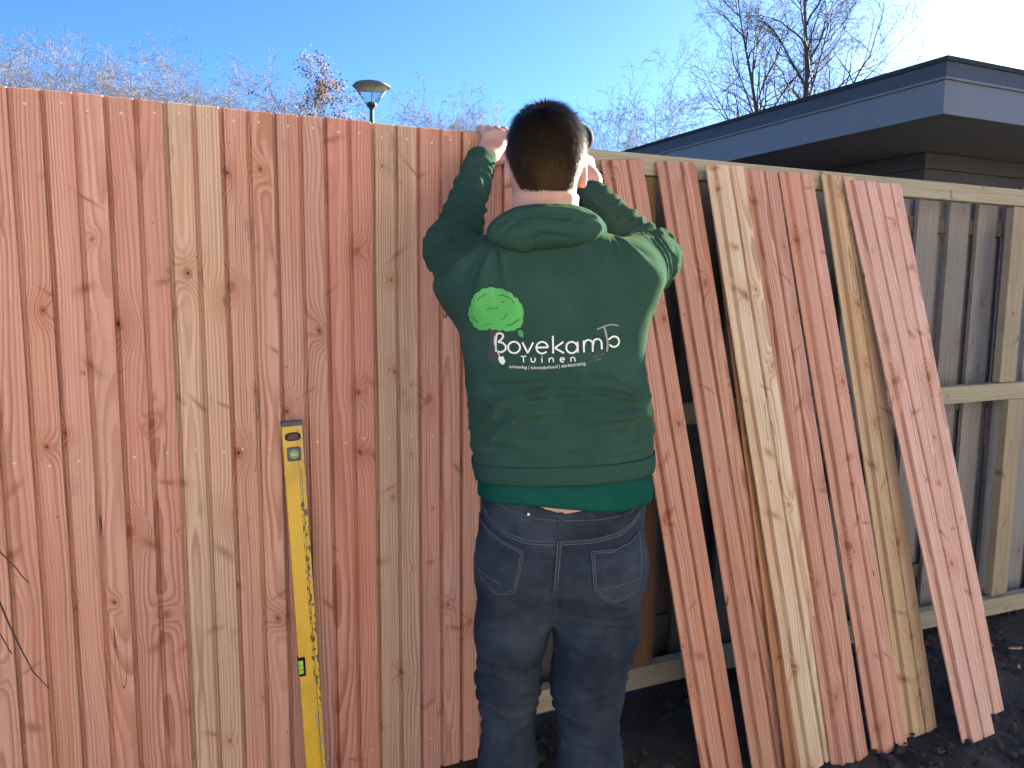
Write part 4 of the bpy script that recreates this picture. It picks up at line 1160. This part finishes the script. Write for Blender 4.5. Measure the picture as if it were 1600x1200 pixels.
# sleeve seams
def drape(points, bvh, off, dirn=(0, 1, 0), back=0.6):
    out = []
    for (x, z) in points:
        hit = bvh.ray_cast(Vector((x, -back, z)), Vector(dirn))
        if hit[0] is None: out.append(None); continue
        out.append((np.array(hit[0]), np.array(hit[1])))
    return out
def ribbon(name, pts_px, width, bvh, off, mat, parent, ly=-.13, step=.004, both=None):
    """a flat band lying on the cloth along a pixel polyline"""
    P = np.array([loc(a, b, ly)[[0, 2]] for a, b in pts_px]); seg = np.linalg.norm(np.diff(P, axis=0), axis=1); s = np.concatenate([[0], np.cumsum(seg)])
    n = max(2, int(s[-1] / step)); t = np.linspace(0, s[-1], n); Q = np.stack([np.interp(t, s, P[:, 0]), np.interp(t, s, P[:, 1])], 1)
    T = np.gradient(Q, axis=0); T /= np.linalg.norm(T, axis=1, keepdims=True) + 1e-9; Nn = np.stack([-T[:, 1], T[:, 0]], 1)
    V, F = [], []; row = []
    for i in range(n):
        r_ = []
        for sgn in (-1, 1):
            h_ = bvh.ray_cast(Vector((Q[i, 0] + sgn * Nn[i, 0] * width / 2, -.6, Q[i, 1] + sgn * Nn[i, 1] * width / 2)), Vector((0, 1, 0)))
            if h_[0] is None: r_ = None; break
            nn = h_[1] if h_[1].y < 0 else -h_[1]
            r_.append(h_[0] + nn * off)
        row.append(r_)
    idx = []
    for r_ in row:
        if r_ is None: idx.append(None); continue
        idx.append(len(V)); V += [tuple(r_[0]), tuple(r_[1])]
    for i in range(n - 1):
        if idx[i] is None or idx[i + 1] is None: continue
        F.append((idx[i], idx[i] + 1, idx[i + 1] + 1, idx[i + 1]))
    if not F: return None
    return V, F
def ribbons(name, lines, width, bvh, off, mat, parent, ly=-.13, step=.004):
    V, F = [], []
    for i, ln in enumerate(lines):
        r_ = ribbon(name, ln, width, bvh, off + .00025 * i, mat, parent, ly, step)
        if r_ is None: continue
        k = len(V); V += r_[0]; F += [tuple(a + k for a in f) for f in r_[1]]
    return mesh_obj(name, V, F, mat, parent)
def patch(name, poly_px, bvh, off, mat, parent, ly=-.13, maxe=.007, smooth=False):
    P = [loc(a, b, ly) for a, b in poly_px]
    bm = bmesh.new(); vs_ = [bm.verts.new((p[0], 0, p[2])) for p in P]; bm.faces.new(vs_)
    bmesh.ops.triangulate(bm, faces=bm.faces)
    for it in range(6):
        es = [e for e in bm.edges if e.calc_length() > maxe]
        if not es: break
        bmesh.ops.subdivide_edges(bm, edges=es, cuts=1); bmesh.ops.triangulate(bm, faces=bm.faces)
    bad = []
    for v in bm.verts:
        h_ = bvh.ray_cast(Vector((v.co.x, -.6, v.co.z)), Vector((0, 1, 0)))
        if h_[0] is None: bad.append(v); continue
        nn = h_[1] if h_[1].y < 0 else -h_[1]
        v.co = h_[0] + nn * off
    if bad: bmesh.ops.delete(bm, geom=bad, context='VERTS')
    return bm_obj(name, bm, mat, parent, smooth)

# ---- the print on the back
def M_print(name, c): return simple(name, c, 0.6, nscale=300, namp=0.12)
MP_W = M_print('white_print', (0.72, 0.74, 0.73)); MP_G = M_print('green_print', (0.075, 0.40, 0.085)); MP_D = M_print('dark_green_print', (0.010, 0.085, 0.035))
MP_B = M_print('brown_print', (0.042, 0.035, 0.036)); MP_S = M_print('grey_print', (0.28, 0.29, 0.31)); MP_BR = M_print('brick_print', (0.075, 0.062, 0.058))
def arc(cx, cy, rx, ry, a0, a1, n=26): return [(cx + rx * math.cos(R_(a0 + (a1 - a0) * k / (n - 1))), cy - ry * math.sin(R_(a0 + (a1 - a0) * k / (n - 1)))) for k in range(n)]
crown = []
base_pts = [(748, 456), (760, 450.5), (776, 451), (792, 455), (803, 464), (811, 472), (816.5, 484), (815.5, 497), (815.5, 507), (808, 513), (798, 517), (786, 515.5), (775, 515), (764, 513), (755, 516.5), (744, 514), (738, 506), (732.5, 497), (732, 487), (737, 476), (739, 466)]
for i in range(len(base_pts)):
    a, b = np.array(base_pts[i]), np.array(base_pts[(i + 1) % len(base_pts)]); d = b - a; nrm = np.array([d[1], -d[0]]) / (np.linalg.norm(d) + 1e-9)
    for k in range(5):
        t = k / 5; crown.append(tuple(a + d * t + nrm * 2.3 * math.sin(math.pi * t)))
lg = patch('printed_tree_trunk', [(765, 512), (777, 511), (788, 514), (781, 522), (777, 530), (774, 541), (775, 552), (778, 566), (763, 565), (764, 540)], BVH_H, .0012, MP_B, hoodie)
patch('printed_tree_crown', crown, BVH_H, .0016, MP_G, hoodie)
ribbons('printed_crown_lines', [[(746, 470), (749, 464), (754, 463), (757, 459), (760, 459)], [(780, 462), (786, 460), (791, 463), (796, 464), (800, 468), (803, 474)], [(761, 484), (766, 481), (772, 482), (776, 480), (779, 483)], [(783, 499), (789, 496), (792, 490)],
                                [(737, 496), (741, 497), (743, 502), (747, 503)], [(757, 509), (762, 506), (767, 507)], [(793, 508), (799, 508), (805, 504), (809, 501), (811, 497)], [(784, 471.5), (788, 472)], [(749, 486), (751, 488)]], .0016, BVH_H, .0021, MP_D, hoodie, step=.002)
patch('printed_leaf', [(809, 517), (814, 515), (818, 520), (818, 528), (812, 526), (809.5, 521)], BVH_H, .0016, M_print('leaf_print', (0.05, 0.24, 0.07)), hoodie)
BS = lambda pts, dy=0: [(a, b + dy) for a, b in pts]
name_lines = [
    [(775, 551), (774.5, 536), (776, 523), (780, 521.2), (785, 522.5), (786.5, 527), (783, 532), (778.5, 535)] , [(778, 535.5), (785, 536.2), (790.5, 541), (790, 547.5), (784.5, 551.5), (777, 551)],
    arc(803.5, 543.6, 9.3, 9.0, 0, 360, 40),
    [(816.5, 535.5), (825, 552), (833.5, 535.5)],
    [(838.6, 543.4), (856, 543.2)] , arc(847.4, 543.6, 9.0, 9.0, 0, 318, 36),
    [(864, 525), (864.6, 552.5)], [(880.5, 534.5), (867, 544.2), (881.5, 552)],
    arc(893.5, 543.2, 8.6, 8.8, 8, 352, 38), [(902.6, 534), (903, 551.5)],
    [(912, 532.5), (912.8, 551)], [(913, 540)] + arc(919.6, 537.6, 6.6, 6.2, 150, 0, 16) + [(926.6, 550)], [(927, 540)] + arc(933.6, 536.2, 6.6, 6.2, 150, 0, 16) + [(941, 546.5)],
    [(951, 531)] + arc(960.2, 534.6, 8.2, 8.2, 140, -150, 26),
]
ribbons('printed_name', name_lines, .0036, BVH_H, .0014, MP_W, hoodie, step=.002)
sub_lines = [[(814, 557.6), (822.5, 557.4)], [(818.2, 558.6), (818.4, 567)], [(830, 559.5), (830.2, 564), (832.2, 566.6), (835, 566), (836.6, 563.5), (836.6, 559.5)], [(847, 559.5), (847.2, 566.8)], [(847, 556.4), (847, 557.6)],
             [(858.4, 566.6), (858.2, 559.6)], [(858.6, 561.6), (861, 559.4), (864, 560), (864.8, 562.4), (865, 566.4)], [(875.8, 562.6), (882, 562.4)], arc(878.8, 562.6, 3.4, 3.6, 0, 315, 18), [(892.2, 565.6), (892, 558.6)], [(892.4, 560.6), (894.8, 558.4), (897.8, 559), (898.6, 561.4), (898.8, 565.4)]]
ribbons('printed_subtitle', sub_lines, .0022, BVH_H, .0014, MP_W, hoodie, step=.002)
ribbons('printed_spade', [[(773.5, 526), (773, 538), (777, 549), (781.5, 559)]], .0026, BVH_H, .0036, M_print('handle_print', (0.55, 0.50, 0.46)), hoodie)
patch('printed_spade_blade', [(778.5, 560), (786.5, 557.5), (790, 566), (788, 570.5), (785, 571), (780.5, 567)], BVH_H, .0030, MP_W, hoodie)
ribbons('printed_pick', [[(944.5, 511), (948, 524), (950.5, 538), (949, 550)]], .0038, BVH_H, .0036, MP_S, hoodie)
ribbons('printed_pick_head', [[(933.5, 514.5), (940, 511.5), (947, 508.6), (956, 507), (962, 507.5), (967, 509.5)]], .0028, BVH_H, .0041, MP_S, hoodie)
for q in ([(920, 565.5), (926, 563.5), (927, 565), (921, 567)], [(929, 562), (940, 559.5), (941, 563), (930, 565.5)], [(928, 557), (935, 555), (936, 557.5), (929, 559.5)], [(938, 555), (946, 551.5), (946, 554), (939, 557)]):
    patch('printed_brick', q, BVH_H, .0013, MP_BR, hoodie)
def small_text():
    cu = bpy.data.curves.new('strapline', 'FONT'); cu.body = 'tuinaanleg | tuinonderhoud | sierbestrating'; cu.size = 1.0
    to = bpy.data.objects.new('strapline', cu); col.objects.link(to)
    dg = bpy.context.evaluated_depsgraph_get(); me = bpy.data.meshes.new_from_object(to.evaluated_get(dg))
    bpy.data.objects.remove(to)
    n = len(me.vertices); c_ = np.empty(n * 3); me.vertices.foreach_get('co', c_); c_ = c_.reshape(-1, 3)
    w_ = c_[:, 0].max(); u = c_[:, 0] / w_; ok = True
    for i, v in enumerate(me.vertices):
        px = 795.5 + 120 * u[i]; base = 576.2 - 5.5 * max(0, u[i] - .45) / .55 + 1.2 * math.sin(math.pi * u[i]); py = base - c_[i, 1] * 7.6
        L = loc(px, py, -.13); h_ = BVH_H.ray_cast(Vector((L[0], -.6, L[2])), Vector((0, 1, 0)))
        if h_[0] is not None: v.co = h_[0] + (h_[1] if h_[1].y < 0 else -h_[1]) * .0014
    me.materials.clear(); me.materials.append(MP_W)
    o = bpy.data.objects.new('printed_strapline', me); col.objects.link(o); o.parent = hoodie
small_text()

# ---- T-shirt hem below the sweatshirt
ring_part('t_shirt', person, M_TEE, prof_fn([(0.94, .044, .188, 0, .129), (1.00, .046, .186, 0, .127), (1.03, .046, .182, 0, .122), (1.07, .043, .160, 0, .100)]),
          lambda x, s: .978 - .004 * math.sin((x - .05) * 22) - .006 * (x - .046) / .19 - .012 * max(0.0, s), lambda x, s: HZ(x) + .02, .003, rows=14, wav=.010, seed=8, th=.003, bulge=.002)

# ---- jeans
AT_JEAN = prof_fn([(0.66, .040, .06, .0, .02), (0.72, .040, .120, .0, .060), (0.78, .040, .166, -.002, .104), (0.84, .041, .176, -.006, .118), (0.91, .043, .180, -.005, .115), (1.01, .046, .180, 0, .117)])
LEG_L = [(-.052, 0, .81), (-.066, .004, .66), (-.072, .014, .54), (-.072, -.006, .34), (-.070, -.004, .14), (-.070, 0, .07)]
LEG_R = [(.138, 0, .81), (.124, .002, .66), (.109, .016, .54), (.1145, -.006, .34), (.117, -.004, .14), (.117, 0, .07)]
def build_jeans():
    g = G3((-.20, -.19, .045), (.30, .17, 1.03), .0046)
    f = trunk(g, AT_JEAN, 2.3); f = np.maximum(f, .70 - g.z)
    f = smin(f, ell(g, (-.048, -.062, .835), (.085, .066, .095)), .04); f = smin(f, ell(g, (.130, -.062, .835), (.085, .066, .095)), .04)
    L = chain(g, LEG_L, [.086, .074, .0630, .0585, .056, .060], .05); R = chain(g, LEG_R, [.086, .085, .0755, .066, .060, .064], .05)
    f = smin(f, smin(L, R, .006), .05)
    f = np.maximum(f, g.z - (.986 + .12 * (g.x - .045) ** 2 / .03 * .35 - .022 * (g.y < -.02) * np.clip(1 - np.abs(g.x - .045) / .13, 0, 1)))
    f = np.maximum(f, .058 - g.z)
    V, F = nets(f, g.lo, g.h); N = vnormals(V, F)
    x, y, z = V.T; left = x < .022
    cx = np.where(left, -.072, .112)
    nz = fbm(V * np.array([7, 7, 9.0]), 3); g2 = fbm(V * np.array([12, 12, 20.0]) + 5, 2)
    def rid(ph): s_ = np.sin(ph); return np.maximum(s_, 0) ** 1.5 - .3
    knee = np.exp(-((z - .50) / .13) ** 2) + .8 * np.exp(-((z - .20) / .10) ** 2)
    d = knee * .0080 * np.clip(2.3 * (g2 - .27), 0, 1.1) * rid(2 * math.pi * (z / .040 + 1.5 * (nz - .5) * 2 + 2.2 * (x - cx) * np.where(left, 1, -1)))
    thigh = np.exp(-((z - .70) / .06) ** 2) * (y < 0.03)
    d += thigh * .005 * np.clip(2 * (g2 - .3), 0, 1) * rid(2 * math.pi * (z / .034 + (nz - .5) * 2 + 3.0 * np.abs(x - .045)))
    d += -.004 * np.exp(-((x - .030) / .006) ** 2) * (z > .745) * (z < .90) * (y < 0) * np.clip((.90 - z) / .1, 0, 1)      # seat seam dips
    d += (fbm(V * 12 + 7, 3) - .5) * .006
    return V + N * d[:, None], F
jv, jf = build_jeans()
jeans = mesh_obj('jeans', jv, jf, M_DENIM, person, True)
BVH_J = BVHTree.FromPolygons(jv.tolist(), jf.tolist())
yoke_l = [(747, 800), (758, 812), (768, 822), (793, 838), (826, 847), (868, 849)]; yoke_r = [(870, 849), (922, 846), (968, 837), (990, 826), (1006, 812)]
sh = lambda ln, dx, dy: [(a + dx, b + dy) for a, b in ln]
M_DARKDEN = simple('denim_seam', (0.020, 0.028, 0.044), 0.9, nscale=500, namp=0.4)
ribbons('yoke_seam', [yoke_l, yoke_r], .0085, BVH_J, .0012, M_DARKDEN, jeans, ly=-.12)
pl = [(743, 818), (760, 832), (785, 846), (819, 860), (815, 885), (806, 924), (790, 929), (776, 930), (757, 914), (742, 899)]
pr = [(922, 859), (960, 857), (985, 850), (1003, 838), (1004, 870), (1003, 906), (995, 927), (975, 938), (957, 943), (940, 932), (927, 918), (925, 900)]
for q in (pl, pr): patch('back_pocket', q, BVH_J, .0032, M_DENIM, jeans, ly=-.12, smooth=True)
ribbons('seat_seam', [[(874, 845), (872, 870), (869, 900), (867, 922)]], .0100, BVH_J, .0030, M_DARKDEN, jeans, ly=-.12)
st = [sh(yoke_l, 0, -2.4), sh(yoke_r, 0, -2.4), sh(yoke_l, 0, 2.6), sh(yoke_r, 0, 2.6)]
st += [sh([(770, 791), (805, 804), (840, 811), (871, 813)], 0, 0), [(876, 813), (933, 813), (980, 809), (1004, 800)]]
ribbons('seam_stitching', st, .0013, BVH_J, .0022, M_STITCH, jeans, ly=-.12)
inset = lambda q, c, f: [(c[0] + (a - c[0]) * f, c[1] + (b - c[1]) * f) for a, b in q]
cl, cr_ = (778, 880), (965, 892)
ps = [inset(pl, cl, .965) + [inset(pl, cl, .965)[0]], inset(pr, cr_, .965) + [inset(pr, cr_, .965)[0]], inset(pl, cl, .88)[:7], inset(pr, cr_, .88)[6:] + inset(pr, cr_, .88)[:2], [(743, 893), (762, 902), (785, 911)], [(932, 917), (958, 912), (985, 908), (1000, 906)]]
for q in ([ps[0], ps[2], ps[4]], [ps[1], ps[3], ps[5]]): ribbons('pocket_stitching', q, .0013, BVH_J, .0042, M_STITCH, jeans, ly=-.12)
ribbons('seat_stitching', [sh([(874, 845), (872, 870), (869, 900), (867, 922)], -2.8, 0), sh([(874, 845), (872, 870), (869, 900), (867, 922)], 2.8, 0)], .0014, BVH_J, .0042, M_STITCH, jeans, ly=-.12)
for q in ([(877, 800), (875, 826)], [(976, 800), (979, 817)]):
    ribbons('belt_loop', [q], .0105, BVH_J, .0048, M_DENIM, jeans, ly=-.12)
o = ribbons('rivet', [[(826.5, 803), (826.5, 806.5)]], .0045, BVH_J, .0035, simple('rivet_metal', (0.6, 0.6, 0.6), 0.3, 0.8), jeans, ly=-.12)

# ---- work shoes
for cx in (-.070, .117):
    g = G3((cx - .07, -.12, -.02), (cx + .07, .24, .13), .005)
    f = chain(g, [(cx, -.045, .045), (cx, .06, .045), (cx + (.008 if cx > 0 else -.008), .165, .038)], [.044, .045, .040], .03)
    f = smin(f, rcone(g, (cx, -.02, .05), (cx, -.01, .10), .045, .044), .03)
    f = np.maximum(f, .004 - g.z)
    V, F = nets(f, g.lo, g.h); mesh_obj('shoe', V, F, simple('worn_leather', (0.05, 0.035, 0.025), 0.6, nscale=40), person, True)

# ------------------------------------------------------------------ cordless drill in the right hand
def build_drill():
    root = empty('cordless_drill', tuple(DR0)); tag(root, 'black and red cordless drill held up beside the worker\'s head', 'drill')
    def la(name, prof, mat, y0=0.0, sx=1.0):
        v, f = lathe(prof, 32); return mesh_obj(name, [(x * sx, z + y0, -y) for x, y, z in v], f, mat, root, True)
    la('motor_housing', [(0.001, 0.0), (.018, .001), (.027, .006), (.032, .016), (.033, .040), (.032, .085), (.028, .105)], M_BLACK)
    la('trim_band', [(.0335, .020), (.0345, .022), (.0345, .032), (.0335, .034)], M_RED)
    la('gear_case', [(.0285, .104), (.029, .110), (.026, .140), (.021, .150)], M_RED)
    la('chuck', [(.017, .149), (.019, .152), (.019, .178), (.014, .192), (.006, .196)], M_DARK)
    la('screwdriver_bit', [(.0035, .195), (.0035, .262), (.0015, .272), (.0005, .276)], M_SCREW)
    v, f = tube_path([(0, .055, -.022), (0, .055, -.06), (0, .050, -.10), (0, .046, -.135)], [.021, .0175, .0175, .020], 20); mesh_obj('handle', v, f, M_BLACK, root, True)
    v, f = tube_path([(0, .030, -.030), (0, .026, -.055)], [.012, .010], 12); mesh_obj('handle_trim', v, f, M_RED, root, True)
    bm_obj('battery', box_bm(-.036, .036, -.005, .105, -.185, -.136, .009), M_BLACK, root)
    bm_obj('trigger', box_bm(-.006, .006, .070, .084, -.062, -.036, .003), M_RED, root)
build_drill()
